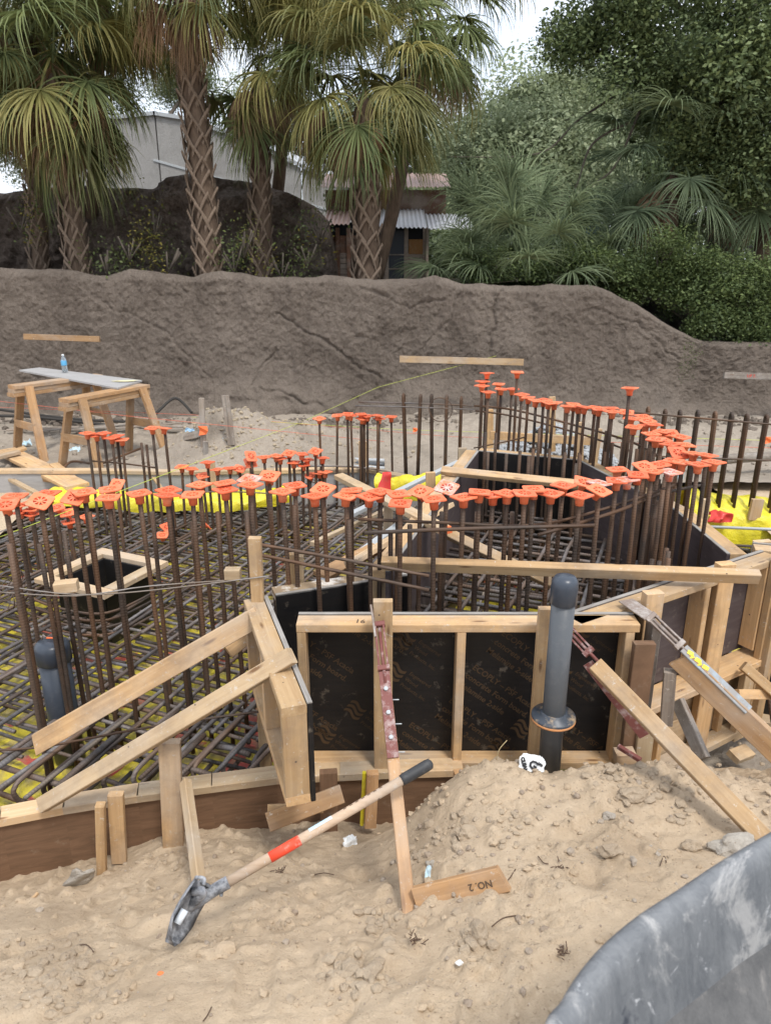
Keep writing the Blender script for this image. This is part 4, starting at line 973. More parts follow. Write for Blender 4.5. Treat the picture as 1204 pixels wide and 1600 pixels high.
0 and tube('rebar_ring', crom([W(500,640,7.2), W(489,630,7.2), W(480,640,7.2), W(490,648,7.2)], 5), .004, M_['string'], label='small loop of yellow line hanging on the wall', cat='line')
def ring(c_, r_, tb_, mat, label, nrm=UP, parts=26):
    q = Vector(nrm).to_track_quat('Z', 'Y').to_matrix(); pts = [c_ + q @ V(r_ * math.cos(2 * math.pi * i / parts), r_ * math.sin(2 * math.pi * i / parts), .01 * math.sin(i)) for i in range(parts + 1)]
    return tube('wire_coil', pts, tb_, mat, label=label, cat='wire')
ring(W(688, 640, 6.75), .11, .004, M_['dowel'], 'loop of rusty tie wire on the hairpin bars', V(.2, -1, .4))
ring(W(483, 752, 6.4), .10, .004, M_['dowel'], 'loop of tie wire at the rear of the mat', V(0, .1, 1))
for i_ in range(6):
    ring(W(10 + i_ * 2, 892 + i_ * 6, 4.3), .07 + .01 * i_, .0035, M_['dowel'], ['topmost', 'second', 'third', 'fourth', 'fifth', 'lowest'][i_] + ' loop in the tangle of rusty tie wire at the left edge', V(math.sin(i_), -.6, math.cos(i_ * 2) + 1.2))
# mason lines
tube('mason_line', [W(-60, 862, 2.9), W(300, 725, 5.6), W(470, 660, 8.3), W(590, 605, 9.6), W(775, 556, 10.15)], .0022, M_['string'], n=5, label='yellow green mason line climbing across to the wall board', cat='line')
tube('mason_line', [W(-60, 620, 8), W(200, 650, 7.6), W(600, 690, 7.2)], .0026, M_['stringred'], n=5, label='pink mason line in front of the sawhorses', cat='line')
tube('mason_line', [W(-60, 634, 8.2), W(300, 648, 8.2), W(700, 682, 7.8), W(1260, 702, 6.5)], .0022, M_['stringred'], n=5, label='pink mason line running the full width at the back', cat='line')
tube('mason_line', [W(300, 652, 8.2), W(640, 672, 7.8), W(1260, 690, 6.7)], .0022, M_['string'], n=5, label='faint yellow mason line level at the back', cat='line')
def flag(p, s, label):
    vs = [(random.uniform(-1, 1) * s, random.uniform(-.3, .3) * s, z * s) for z in (1, .5, 0, -.6, -1) for _ in range(2)]
    o = link('marker_flag', pydata('flag', [(-s, 0, s), (s * .9, s * .2, s * .9), (-s * .7, s * .3, 0), (s * 1.1, -s * .1, -.1 * s), (-s * .9, -.1 * s, -s), (s * .6, s * .2, -s * .8)], [(0, 1, 3, 2), (2, 3, 5, 4)]), M_['orange'], None, Matrix.Translation(p))
    o.data.materials[0] = M_['orange']; tag(o, label, 'flag')
flag(W(648, 672, 6.85), .022, 'small orange ribbon tied on the hairpin bars'); flag(W(1200, 688, 6.0), .03, 'small orange ribbon on the last hooked bar at right')

# ================================================================ pipes
def vpipe(top, zb, r, mat, label, capm, fl=None):
    root = empty('pipe', label, 'pipe', V(top.x, top.y, zb))
    H = top.z - zb; T = Matrix.Translation(V(top.x, top.y, zb))
    link('pipe_body', lathe_mesh([(r, 0), (r, H - .05)], 32), mat, root, T)
    link('pipe_cap', lathe_mesh([(r * 1.02, H - .120), (r * 1.13, H - .115), (r * 1.13, H - .045), (r * 1.08, H - .022), (r * .85, H - .006), (r * .4, H), (.001, H + .001)], 32), capm, root, T)
    if fl:
        z = fl - zb
        link('flange', lathe_mesh([(r * 1.03, z + .022), (r * 1.18, z + .020), (r * 1.22, z + .008), (r * 1.9, z + .006), (r * 1.95, z), (r * 1.93, z - .018), (r * 1.2, z - .022), (r * 1.03, z - .03)], 40), M_['flange'], root, T)
        link('flange_underside', lathe_mesh([(r * 1.9, z - .0185), (r * 1.955, z - .014), (r * 1.955, z - .005)], 40), plastic('mud', (.55, .25, .10), (.5, .25, .1), .9, .6), root, T)
    return root
ptop = W(883, 899, 2.62); fl = W(858, 1118, 2.62)
vpipe(ptop, -.25, .0465, M_['pvc'], 'upright grey pipe with cap and muddy flange in front of the centre panel', M_['darkpvc'], fl.z)
lp = W(80, 1000, 3.30)
r_ = vpipe(lp, -.62, .076, M_['darkpvc'], 'capped dark blue grey pipe standing in the reinforcement at left', M_['darkpvc'])
beam('marker_stick', lp + V(-.02, 0, .012), lp + V(.035, -.01, .016), .010, .006, UP, M_['orange'], r_)
tube('wire', [lp + V(-.045, 0, .004), lp + V(-.035, 0, .03), lp + V(-.02, 0, .012)], .004, M_['steelgrey'], r_, 6)

# ================================================================ shovel
M_['blade'] = plastic('dirty shovel steel', (.09, .095, .105), (.09, .095, .105), .5, 1, (.42, .43, .45), .42)
bt, hs, he = W(258, 1474, 1.63), W(352, 1381, 1.80), W(672, 1193, 2.13)
root = empty('shovel', 'wooden handled shovel with black grip and red paint, blade stuck in the sand', 'shovel', bt)
hd = (he - hs).normalized(); Lh = (he - hs).length
tube('handle', [hs, hs + hd * Lh * .85], .0165, M_['ash'], root, 14)
tube('grip', [hs + hd * Lh * .845, hs + hd * Lh * .86, hs + hd * Lh * .98, he, he + hd * .006], .02, M_['rubber'], root, 16, rs=[.0175, .0195, .0200, .018, .009])
tube('red_paint_band', [hs + hd * Lh * .20, hs + hd * Lh * .34], .0172, M_['redpaint'], root, 14)
def wrap(name, a, b, ang0, ang1, mat, r=.0172):
    u_ = UP.cross(hd).normalized(); v_ = hd.cross(u_); vs = []; fs = []
    for q in (a, b):
        for i in range(7): an_ = ang0 + (ang1 - ang0) * i / 6; vs.append(hs + hd * Lh * q + (u_ * math.cos(an_) + v_ * math.sin(an_)) * r)
    fs = [(i, i + 1, i + 8, i + 7) for i in range(6)]; o = link(name, pydata(name, vs, fs, True), mat, root); return o
wrap('paper_label', .39, .50, R(20), R(110), M_['bluelabel']); 
for k in range(7): wrap('burned_lettering', .56 + k * .03, .56 + k * .03 + .014, R(50), R(85), M_['stamp'], .0170)
bl_d = (bt - W(300, 1392, 1.74)).normalized(); neck = W(300, 1393, 1.73)
tube('socket', crom([hs + hd * .01, hs - hd * .05, hs - hd * .12 + V(0, 0, -.012), neck + V(.03, 0, -.004), neck], 5), .015, M_['blade'], root, 14, rs=[.0200 - .00018 * i - .000035 * max(0, i - 8) ** 2 for i in range(21)])
# dished blade
wd = V(.40, .88, .25); wd = (wd - bl_d * wd.dot(bl_d)).normalized(); nn2 = wd.cross(bl_d)
if nn2.x < 0: nn2 = -nn2
vs = []; fs = []; NU, NV = 14, 12; Lb = (bt - neck).length + .03
st_ = neck - bl_d * .035
for side in (0, 1):
    for i in range(NU + 1):
        u1 = i / NU; hwid = .095 * min(1, (1 - u1) / .38 + .0) ** .55 if u1 > .62 else .095 * (.93 + .07 * u1)
        for j in range(NV + 1):
            v1 = j / NV * 2 - 1
            vs.append(st_ + bl_d * (Lb * u1) + wd * (v1 * hwid) + nn2 * (.030 * v1 * v1 + .010 * math.sin(u1 * 3.1) * -1 - side * .0035))
K = (NU + 1) * (NV + 1)
for i in range(NU):
    for j in range(NV):
        a = i * (NV + 1) + j; fs += [(a, a + 1, a + NV + 2, a + NV + 1), (K + a, K + a + NV + 1, K + a + NV + 2, K + a + 1)]
for j in range(NV): fs += [(j, K + j, K + j + 1, j + 1), (NU * (NV + 1) + j, NU * (NV + 1) + j + 1, K + NU * (NV + 1) + j + 1, K + NU * (NV + 1) + j)]
for i in range(NU):
    for j, s in ((0, 0), (NV, 1)): a = i * (NV + 1) + j; fs.append((a, a + NV + 1, K + a + NV + 1, K + a) if s == 0 else (a, K + a, K + a + NV + 1, a + NV + 1))
link('blade', pydata('blade', vs, fs, True), M_['blade'], root)
for s in (-1, 1):
    a = st_ + wd * s * .02 + nn2 * .0; b = st_ + wd * s * .092 + nn2 * .028
    tube('step', crom([a, (a + b) / 2 + nn2 * .002, b, b + nn2 * .022 - bl_d * .006, b + nn2 * .03 + bl_d * .01], 4), .0055, M_['blade'], root, 8)
pw = plastic('white paint patch', (.72, .78, .84), (.72, .78, .84), .5, .2)
tube('white_paint_patch', [st_ + bl_d * .085 + nn2 * .006, st_ + bl_d * .125 + nn2 * .004], .012, pw, root, 10)

# ================================================================ loose things in the near sand
b0, b1 = onz(650, 1412, 0), onz(786, 1384, 0)
nb2 = V(.0, -.85, .55)
bd = beam('board', b0 + UP * .018, b1 + UP * .03, .075, .036, nb2, M_['horse'], label='short board stamped NO.2 lying upside down by the kicker foot', cat='board', s1=-.25)
bd_m = bd.matrix_basis.copy(); me = text_mesh('NO. 2', .030, .0006); axx = (b0 - b1).normalized(); zz_ = bd_m.col[2].xyz.normalized(); upx = zz_.cross(axx).normalized()
if upx.z > 0: upx = -upx
Lm = (b1 - b0).length
bm = bmesh.new(); bm.from_mesh(me); m2 = bpy.data.meshes.new('stamp'); bm.to_mesh(m2); bm.free(); m2.materials.clear()
Mx = Matrix((axx, zz_.cross(axx), zz_)).transposed().to_4x4(); Mx.translation = b1 + UP * .03 + zz_ * .0196 + axx * .035 - (zz_.cross(axx)) * .008
o = link('stamp', m2, M_['pencil'], None, Matrix.Identity(4)); o.parent = bd; o.matrix_basis = bd_m.inverted() @ Mx
rock(onz(126, 1380) + UP * .02, (.045, .02, .085), M_['stone'], 'flat pale stone slab leaning in the sand at the left form', 3.1, .4)
bpy.data.objects['rock'].rotation_euler = (R(25), R(38), R(20))
rock(onz(1150, 1330, .05) + UP * .02, (.075, .045, .035), M_['stone'], 'whitish rock beside the wheelbarrow rim at right', 8.2)
rock(onz(1080, 1325, .05) + UP * .012, (.032, .022, .018), M_['clod'], 'small brown rock left of the whitish one', 11.2)
rock(onz(952, 1333, .05) + UP * .01, (.035, .025, .02), M_['clod'], 'brown clod like rock in the middle of the mound', 14.9)
rock(onz(985, 1245, .0) + UP * .012, (.055, .03, .022), M_['clod'], 'long dark lump near the mound crest', 5.5)
rock(onz(728, 1305, .0) + UP * .012, (.036, .028, .024), M_['clod'], 'damp lump on the left shoulder of the mound', 7.7)
rock(onz(672, 1352, .0) + UP * .006, (.016, .012, .012), M_['stone'], 'pale stone right of the kicker leg', 21.7)
rock(onz(950, 1278, .0) + UP * .006, (.022, .016, .014), M_['stone'], 'small whitish stone in the middle of the mound', 23.7)
rock(onz(340, 1490, .0) + UP * .004, (.05, .035, .018), M_['sand'], 'flat sandy lump right of the shovel blade', 17.7)
rock(onz(655, 1445, .0) - UP * .005, (.035, .03, .03), M_['sand'], 'sandy lump at the foot of the kicker leg', 27.1)
rock(onz(745, 1455, .0) - UP * .002, (.035, .03, .03), M_['clod'], 'broken damp clod below the stamped board', 29.3)
rock(onz(717, 1505, .0) + UP * .002, (.009, .007, .006), M_['white'], 'tiny white pebble near the bottom middle', 33.3)
flagp = onz(251, 1522, 0); tag(link('paint_spot', blob := pydata('spot', [(q[0] * .009, q[1] * .007, q[2] * .005) for q in blobmesh(4, 2)[0]], blobmesh(4, 2)[1]), M_['orange'], None, Matrix.Translation(flagp + UP * .002)), 'small orange painted chip in the sand bottom left', 'paint chip')
# crumpled printed bag by the pipe
def scrap(p, sx, sy, seed, nrm, up_, label, mat, name='paper_scrap', amp=.02, N=14):
    nrm = Vector(nrm).normalized(); a = Vector(up_).cross(nrm).normalized(); b = nrm.cross(a); vs = []; fs = []
    for i in range(N + 1):
        for j in range(N + 1):
            u_, v_ = i / N * 2 - 1, j / N * 2 - 1; e = 1 + .15 * mnoise.noise(V(u_ * 2, v_ * 2, seed))
            vs.append(a * (u_ * sx * e) + b * (v_ * sy * e) + nrm * (mnoise.noise(V(u_ * 1.6, v_ * 1.6, seed + 5)) * amp * 2))
    for i in range(N):
        for j in range(N):
            u_, v_ = (i + .5) / N * 2 - 1, (j + .5) / N * 2 - 1
            if abs(u_) ** 2.2 + abs(v_) ** 2.2 + (.12 if N > 20 else .5) * mnoise.noise(V(u_ * 2.5, v_ * 2.5, seed)) > 1.25: continue
            k = i * (N + 1) + j; fs.append((k, k + N + 1, k + N + 2, k + 1))
    o = link(name, pydata(name, vs, fs, True), mat, None, Matrix.Translation(p)); return tag(o, label, 'scrap'), a, b, nrm
p = onz(830, 1200, 0) + UP * .02
o, a_, b_, n_ = scrap(p, .050, .036, 2, V(-.1, -.8, .6), V(.15, .3, 1), 'torn white bag scrap with black lettering on the mound beside the pipe', M_['white'], 'bag_scrap', .003, 24)
for s_, sz_, x_, z_, r_ in [('CLEAN', .019, -.046, .016, -68), ('G', .046, -.016, -.010, -25), ('K', .026, .004, -.028, -25), ('um', .015, .022, .004, -25)]:
    me = text_mesh(s_, sz_, .0018); me.materials.clear(); me.materials.append(M_['ink'])
    Mx = Matrix((a_ * 1, b_ * 1, n_)).transposed().to_4x4() @ Matrix.Translation((x_, z_, .0045)) @ Matrix.Rotation(R(r_), 4, 'Z')
    t_ = bpy.data.objects.new('lettering', me); COL.objects.link(t_); t_.parent = o; t_.matrix_basis = Mx
scrap(onz(548, 1322, -.4) + UP * .012, .028, .035, 6, V(.3, -.5, .8), V(-.4, .5, .6), 'crumpled white and black wrapper in the trench by the shovel', M_['white'], 'wrapper', .016)
scrap(onz(543, 1262, -.5) + UP * .03, .022, .035, 9, V(.1, -.8, .4), V(.2, 0, 1), 'pale torn paper under the shovel handle', M_['white'], 'paper_scrap', .01)
scrap(onz(668, 1373, -.1) + UP * .02, .010, .028, 12, V(.1, -.8, .4), V(.2, 0, 1), 'clear plastic sliver beside the kicker leg', M_['bluelabel'], 'plastic_scrap', .006)
# twigs, roots, plastic ends
M_['twig'] = flat('dry twig', (.10, .065, .045), .9); M_['straw'] = flat('dry straw', (.45, .36, .2), .9)
for k, (pts, lb, mt) in enumerate([([(488,1370),(505,1366),(522,1369)], 'dark twig in the trench right of the shovel handle', 'twig'), ([(778,1395),(795,1375),(805,1360)], 'short root near the stamped board', 'twig'), ([(840,1340),(848,1350),(856,1352)], 'thin curved root on the mound', 'twig'), ([(768,1450),(785,1437),(805,1433)], 'thin root low on the mound', 'twig'),
        ([(1030,1355),(1036,1340),(1040,1350)], 'tiny dark root near the wheelbarrow', 'twig'), ([(115,1482),(135,1478),(147,1490)], 'thin curved root in the sand at left', 'twig'), ([(318,1598),(325,1588),(331,1576)], 'short twig at the bottom edge', 'twig'), ([(430,1168),(440,1160),(452,1166)], 'small root', 'twig'),
        ([(775,1185),(780,1165),(790,1150)], 'dry grass stalk standing by the centre panel foot', 'straw'), ([(703,1190),(690,1200),(680,1212)], 'yellow straw on the left shoulder of the mound', 'string'), ([(360,1268),(375,1262),(392,1268)], 'dark root in the trench under the form', 'twig')]):
    if lb == 'small root': continue
    P = [onz(a, b, 0) + UP * .006 for a, b in pts]
    if mt == 'straw': P = [onz(775, 1187, 0), onz(775, 1187, 0) + V(.01, 0, .05), onz(775, 1187, 0) + V(.04, .01, .085)]
    tube('twig', crom(P, 4), .0018, M_[mt], n=5, label=lb, cat='twig')
for k, (px, py, lb) in enumerate([(875, 1355, 'black crumb cluster on the mound'), (439, 1362, 'dark brown shred in the trench below the shovel handle'), (650, 1472, 'dark scrap low on the mound'), (877, 1490, 'small black crumb near the wheelbarrow')]):
    vs = []; fs = []; rr_ = random.Random(k)
    for i in range(14):
        b = len(vs); c_ = V(rr_.gauss(0, .008), rr_.gauss(0, .008), rr_.uniform(0, .006)); e = V(rr_.gauss(0, .01), rr_.gauss(0, .01), rr_.uniform(-.002, .006)); s = e.cross(UP).normalized() * .0015
        vs += [c_ - s, c_ + s, c_ + e + s, c_ + e - s, c_ + e * .5 + UP * .003]; fs += [(b, b + 1, b + 4), (b + 1, b + 2, b + 4), (b + 2, b + 3, b + 4), (b + 3, b, b + 4)]
    tag(link('debris', pydata('debris', vs, fs), M_['twig'], None, Matrix.Translation(onz(px, py, 0) + UP * .002)), lb, 'debris')

# ================================================================ wheelbarrow
def barrow():
    m = MT('worn grey poly tray with cement splashes', .5, .4)
    c = m.co(kind='World'); n1 = m.noise(c, 5, 7, .72, .8); n2 = m.noise(m.co((1, 1, .25), 'World'), 26, 6, .75, .6); n3 = m.noise(c, 90, 4, .7)
    sp = m.t.nodes.new('ShaderNodeSeparateXYZ'); m.L(m.co(kind='World'), sp.inputs[0])
    col = m.mix(m.ramp(n2, [(.35, 0), (.7, 1)]), (.115, .122, .130), (.20, .206, .21))
    col = m.mix(m.ramp(n1, [(.50, 0), (.58, .75)]), col, (.40, .39, .375))
    col = m.mix(m.ramp(m.noise(c, 11, 7, .8, 1.2), [(.60, 0), (.66, .75)]), col, (.62, .62, .62))
    col = m.mix(m.ramp(n1, [(.28, .9), (.36, 0)]), col, (.03, .035, .05))
    m.col(col).bump(n2, .35, .01).bump(n3, .4, .003); return m.m
def barrow_in():
    m = MT('dusty inside of poly tray', .8, .2)
    c = m.co((1, 1, .45), 'World'); n1 = m.noise(c, 6, 7, .75, .5); n2 = m.noise(c, 20, 6, .8)
    col = m.mix(m.ramp(n2, [(.35, 0), (.65, 1)]), (.095, .095, .096), (.15, .148, .145))
    col = m.mix(m.ramp(n1, [(.54, 0), (.64, .65)]), col, (.30, .28, .26))
    col = m.mix(m.ramp(m.noise(c, 9, 6, .8), [(.60, 0), (.66, .8)]), col, (.05, .05, .065))
    m.col(col).bump(n2, .3, .01); return m.m
M_['tray'] = barrow(); M_['trayin'] = barrow_in()
zr = .83
def RZ(px, py, z=zr): p = Z(px, py, z); return V(p.x, p.y, 0)
rim = [RZ(862, 1640), RZ(885, 1560), RZ(935, 1490), RZ(990, 1440), RZ(1055, 1395), RZ(1130, 1345), RZ(1204, 1303)]
rim += [rim[-1] + V(.16, .09, 0), rim[-1] + V(.36, .10, 0), rim[-1] + V(.52, -.02, 0), rim[-1] + V(.56, -.24, 0), rim[-1] + V(.44, -.56, 0), rim[-1] + V(.22, -.85, 0), rim[-1] + V(-.05, -.98, 0), rim[-1] + V(-.32, -.93, 0), rim[-1] + V(-.49, -.72, 0)]
closed = rim + rim[:1]; cl2 = []
nR = len(rim)
for i in range(nR):
    a, b, c, d = rim[(i - 1) % nR], rim[i], rim[(i + 1) % nR], rim[(i + 2) % nR]
    for j in range(8):
        t_ = j / 8; cl2.append(.5 * ((2 * b) + (c - a) * t_ + (2 * a - 5 * b + 4 * c - d) * t_ * t_ + (3 * b - a - 3 * c + d) * t_ ** 3))
cen = sum(cl2, Vector()) / len(cl2)
root = empty('wheelbarrow', 'grey wheelbarrow with cement splashed tray rim at the lower right corner', 'wheelbarrow', V(cen.x, cen.y, gz(cen.x, cen.y)))
prof_in = [(.002, -.024), (-.006, -.027), (-.009, -.018), (-.007, -.007), (0, -.001), (.008, .001), (.018, -.002), (.028, -.010), (.036, -.028), (.048, -.08), (.075, -.17), (.12, -.25), (.17, -.285), (.30, -.29)]
prof_out = [(.30, -.296), (.165, -.292), (.10, -.256), (.065, -.17), (.034, -.07), (.022, -.03), (.010, -.012), (.0, -.014)]
def loft(prof, mat, name):
    vs = []; fs = []; n_ = len(cl2)
    for i, p in enumerate(cl2):
        d_ = (cl2[(i + 1) % n_] - cl2[i - 1]).normalized(); inn = V(d_.y, -d_.x, 0)
        if inn.dot(cen - p) < 0: inn = -inn
        for (u_, z_) in prof: q = p + inn * u_; vs.append((q.x, q.y, zr + z_ + .004 * mnoise.noise(q * 6)))
    m_ = len(prof)
    for i in range(n_):
        for j in range(m_ - 1): a = i * m_ + j; b = ((i + 1) % n_) * m_ + j; fs.append((a, a + 1, b + 1, b))
    o = link(name, pydata(name, vs, fs, True), mat, root); return o
loft(prof_in[:11], M_['tray'], 'tray_rim'); loft(prof_in[10:], M_['trayin'], 'tray'); loft(prof_out, M_['tray'], 'tray_underside')
fb = [c_ + (cen - c_).normalized() * .295 for c_ in cl2]; me = pydata('floor', [(q.x, q.y, zr - .29) for q in fb], [tuple(range(len(fb)))]); link('tray_floor', me, M_['trayin'], root)
hx = V(.5, .86, 0)
for s in (-1, 1):
    o_ = V(-hx.y, hx.x, 0) * s * .22; tube('handle', [cen + o_ - hx * .95 + UP * (zr - .18), cen + o_ * .8 + UP * (zr - .33), cen + o_ * .4 + hx * .6 + UP * (zr - .42)], .018, M_['ash'], root, 10)
    q = cen + o_ - hx * .35; tube('leg', [q + UP * (zr - .33), V(q.x, q.y, gz(q.x, q.y) + .01)], .014, M_['steelgrey'], root, 8)
wc = cen + hx * .62; wz = gz(wc.x, wc.y) + .19; q = V(-hx.y, hx.x, 0).to_track_quat('Z', 'Y').to_matrix().to_4x4()
wo = link('wheel', lathe_mesh([(.03, -.04), (.03, .04)], 16), M_['steelgrey'], root, Matrix.Translation(V(wc.x, wc.y, wz)) @ q)
ty = link('tyre', lathe_mesh([(.12, -.02), (.15, -.042), (.185, -.03), (.19, 0), (.185, .03), (.15, .042), (.12, .02)], 28), M_['black'], root, Matrix.Translation(V(wc.x, wc.y, wz)) @ q)
# ================================================================ back of the dig: sawhorses, table, boards, stakes
def sawhorse(a, b, zt, zg, label, tops):
    """beam from a (near end) to b (far end)"""
    root = empty('sawhorse', label, 'sawhorse', V((a.x + b.x) / 2, (a.y + b.y) / 2, zg))
    d_ = (b - a).normalized(); s_ = d_.cross(UP)
    for k in range(3): beam('top_board', a + UP * (-.020 - .040 * k) - d_ * .015 * k, b + UP * (-.020 - .040 * k), .16 if k == 0 else .135, .038, UP, M_['horse'], root)
    for e, q in ((0, a + d_ * .14), (1, b - d_ * .12)):
        for s in (-1, 1):
            top_ = q + s_ * s * .088 + UP * -.02; ft = q + s_ * s * .30 + d_ * (-.06 if e == 0 else .06); ft.z = zg
            beam('leg', ft, top_, .088, .036, s_ * s + UP * .2, M_['horse'], root)
        c0 = q + s_ * -.215 + d_ * (-.065 if e == 0 else .065); c1 = q + s_ * .215 + d_ * (-.065 if e == 0 else .065)
        c0.z = c1.z = zg + .36; beam('brace', c0, c1, .085, .02, d_, M_['horse'], root)
    return root
h1a, h1b = W(20, 603, 8.3), W(185, 585, 9.5); h2a, h2b = W(100, 628, 7.9), W(222, 607, 9.0)
zt = .62
h1a.z = h1b.z = zt + .0; h2a.z = h2b.z = zt - .02
sawhorse(Z(18, 602, .63), Z(110, 594, .63) + V(.15, .45, 0), .63, -.17, 'left sawhorse of orange brown lumber under the plywood top', 3)
sa = Z(100, 623, .60); sb = Z(205, 607, .60) + V(.05, .3, 0)
sawhorse(sa, sb, .60, -.18, 'right sawhorse of orange brown lumber under the plywood top', 3)
tp_ = [Z(30, 578, .645), Z(62, 574, .645), Z(222, 594, .62), Z(184, 606, .62)]
vs = []; 
for q in tp_: vs.append(q)
for q in tp_: vs.append(q - UP * .018)
tab = link('plywood_top', pydata('top', vs, [(0, 3, 2, 1), (4, 5, 6, 7), (0, 4, 7, 3), (3, 7, 6, 2), (2, 6, 5, 1), (1, 5, 4, 0)]), M_['greyply'])
recentre(tab); tag(tab, 'grey dusty plywood sheet laid across the two sawhorses', 'table top')
M_['grout'] = flat('dry yellowish grout', (.60, .55, .35), .9)
gs = Z(195, 595, .632); V_, F_ = blobmesh(12, 2, .6); o = link('grout_smear', pydata('smear', [(q[0] * .13, q[1] * .05, q[2] * .006) for q in V_], F_), M_['grout'], tab, Matrix.Translation(gs) @ Matrix.Rotation(.2, 4, 'Z'))
# bottle
bp = Z(102, 581, .646); root = empty('water_bottle', 'small clear water bottle with blue label on the plywood top', 'bottle', bp)
mb = MT('clear bottle plastic', .08, .5); mb.b.inputs['Transmission Weight'].default_value = .85; mb.b.inputs['IOR'].default_value = 1.33; mb.col((.80, .90, .96))
T = Matrix.Translation(bp)
link('bottle_body', lathe_mesh([(.026, 0), (.031, .008), (.031, .055), (.029, .07), (.031, .085), (.031, .13), (.024, .155), (.013, .172), (.012, .182)], 20), mb.m, root, T)
link('bottle_label', lathe_mesh([(.0318, .075), (.0322, .078), (.0322, .125), (.0318, .128)], 20), flat('blue label', (.12, .38, .62), .4), root, T)
link('bottle_cap', lathe_mesh([(.015, .182), (.015, .198), (.012, .200)], 16), M_['white'], root, T)
# wall boards
def wb(a, b, w_, label, mat, s0=0, s1=0): 
    return beam('wall_board', W(a[0], a[1], 9.97), W(b[0], b[1], 9.97), w_, .045, V(0, -1, .12), mat, label=label, cat='board', s0=s0, s1=s1)
wb((38, 526), (156, 530), .075, 'short board with pointed end fixed on the wall at left', M_['horse'])
wb((624, 561), (817, 566), .088, 'long clean board fixed on the middle of the wall', M_['lumber'])
b_ = wb((1130, 586), (1330, 592), .085, 'grey board with red marks fixed on the wall at the right edge', M_['grey'])
tr = text_mesh('UP 7.', .055, .001); tr.materials.clear(); tr.materials.append(flat('red crayon', (.5, .06, .04)))
t_ = bpy.data.objects.new('red_marks', tr); COL.objects.link(t_); t_.parent = b_
zc_ = b_.matrix_basis.col[2].xyz; t_.matrix_basis = Matrix.Translation((.30, -.02, .0235 if zc_.y < 0 else -.0235)) 
# stakes and bits in the dirt mound
def st(a, b, h, w_, mat, lb, nm='stake', t_=.036): return upright(a[0], a[1], b[0], b[1], h, w_, t_, mat, lb, V(0, -1, 0), nm, None, nm)
st((315, 622), (320, 735), 7.6, .055, M_['grey'], 'thin dark grey stake with orange ribbon on the dirt mound')
st((352, 618), (362, 695), 7.6, .075, M_['grey'], 'pale grey wider stake right of the ribboned stake')
st((321, 690), (323, 730), 7.5, .05, M_['grey'], 'stub of pale stake at the foot of the ribboned stake')
beam('board', W(322, 668, 7.75), W(356, 655, 8.0), .03, .02, V(0, -1, .3), M_['grey'], label='thin lath between the two grey stakes', cat='board')
beam('board', W(288, 683, 7.7), W(312, 678, 7.7), .07, .03, V(0, -1, .2), M_['grey'], label='weathered board end left of the ribboned stake', cat='board')
flag(W(317, 673, 7.55), .05, 'bright orange ribbon tied round the grey stake')
M_['bluecup'] = flat('blue plastic', (.35, .52, .66), .4)
scrap(W(296, 672, 7.7), .05, .02, 3, V(0, -.7, .7), V(0, 1, 1), 'pale blue plastic wrapper on the dirt mound', M_['bluecup'], 'wrapper', .02)
scrap(W(352, 687, 7.7), .05, .035, 5, V(0, -.7, .7), V(0, 1, 1), 'blue and white wrapper right of the ribboned stake', M_['bluelabel'], 'wrapper', .03)
scrap(W(240, 762, 6.95), .10, .06, 7, V(0, -.6, .8), V(0, 1, 1), 'clear plastic bag behind the yellow sheet', M_['bluelabel'], 'plastic_bag', .04)
scrap(Z(42, 692, -.16), .05, .04, 8, V(0, -.4, .9), V(0, 1, .2), 'clear crushed cup on the sand under the left sawhorse', M_['bluelabel'], 'plastic_cup', .03)
scrap(Z(118, 702, -.16), .05, .05, 9, V(0, -.5, .9), V(0, 1, .2), 'clear plastic scrap beside the right sawhorse leg', M_['bluelabel'], 'plastic_scrap', .03)
scrap(W(1055, 742, 6.6), .07, .05, 19, V(0, -.5, .9), V(0, 1, .2), 'pale plastic cup on the ground behind the right caps', M_['bluelabel'], 'plastic_cup', .03)
for k, (a, b, w_, t_, z0, z1, mt, lb) in enumerate([((0,712),(40,700),.10,.03,-.10,-.06,'lumber','short pale board end at the left edge, topmost of the offcuts'), ((8,704),(122,760),.22,.035,-.10,-.12,'lumber','wide plank lying in the sand at left'), ((85,730),(130,765),.09,.09,-.12,-.16,'lumber','square post piece lying beside the wide plank'),
        ((36,742),(82,748),.07,.06,-.14,-.14,'horse','short block under the wide plank'), ((-40,724),(30,706),.09,.038,-.08,-.05,'lumber','board coming in from the left edge over the plank'), ((-10,735),(60,772),.05,.03,-.15,-.16,'pale','thin lath in front of the wide plank'),
        ((235,740),(262,775),.03,.02,-.12,-.12,'lumber','thin stick behind the yellow sheet'), ((330,722),(333,765),.07,.036,.05,-.2,'lumber','stake behind the small caps right of the mound')]):
    beam('board', Z(*a, z0), Z(*b, z1), w_, t_, UP, M_[mt], label=lb, cat='board')
M_['darkpipe'] = flat('black hose', (.05, .046, .042), .8)
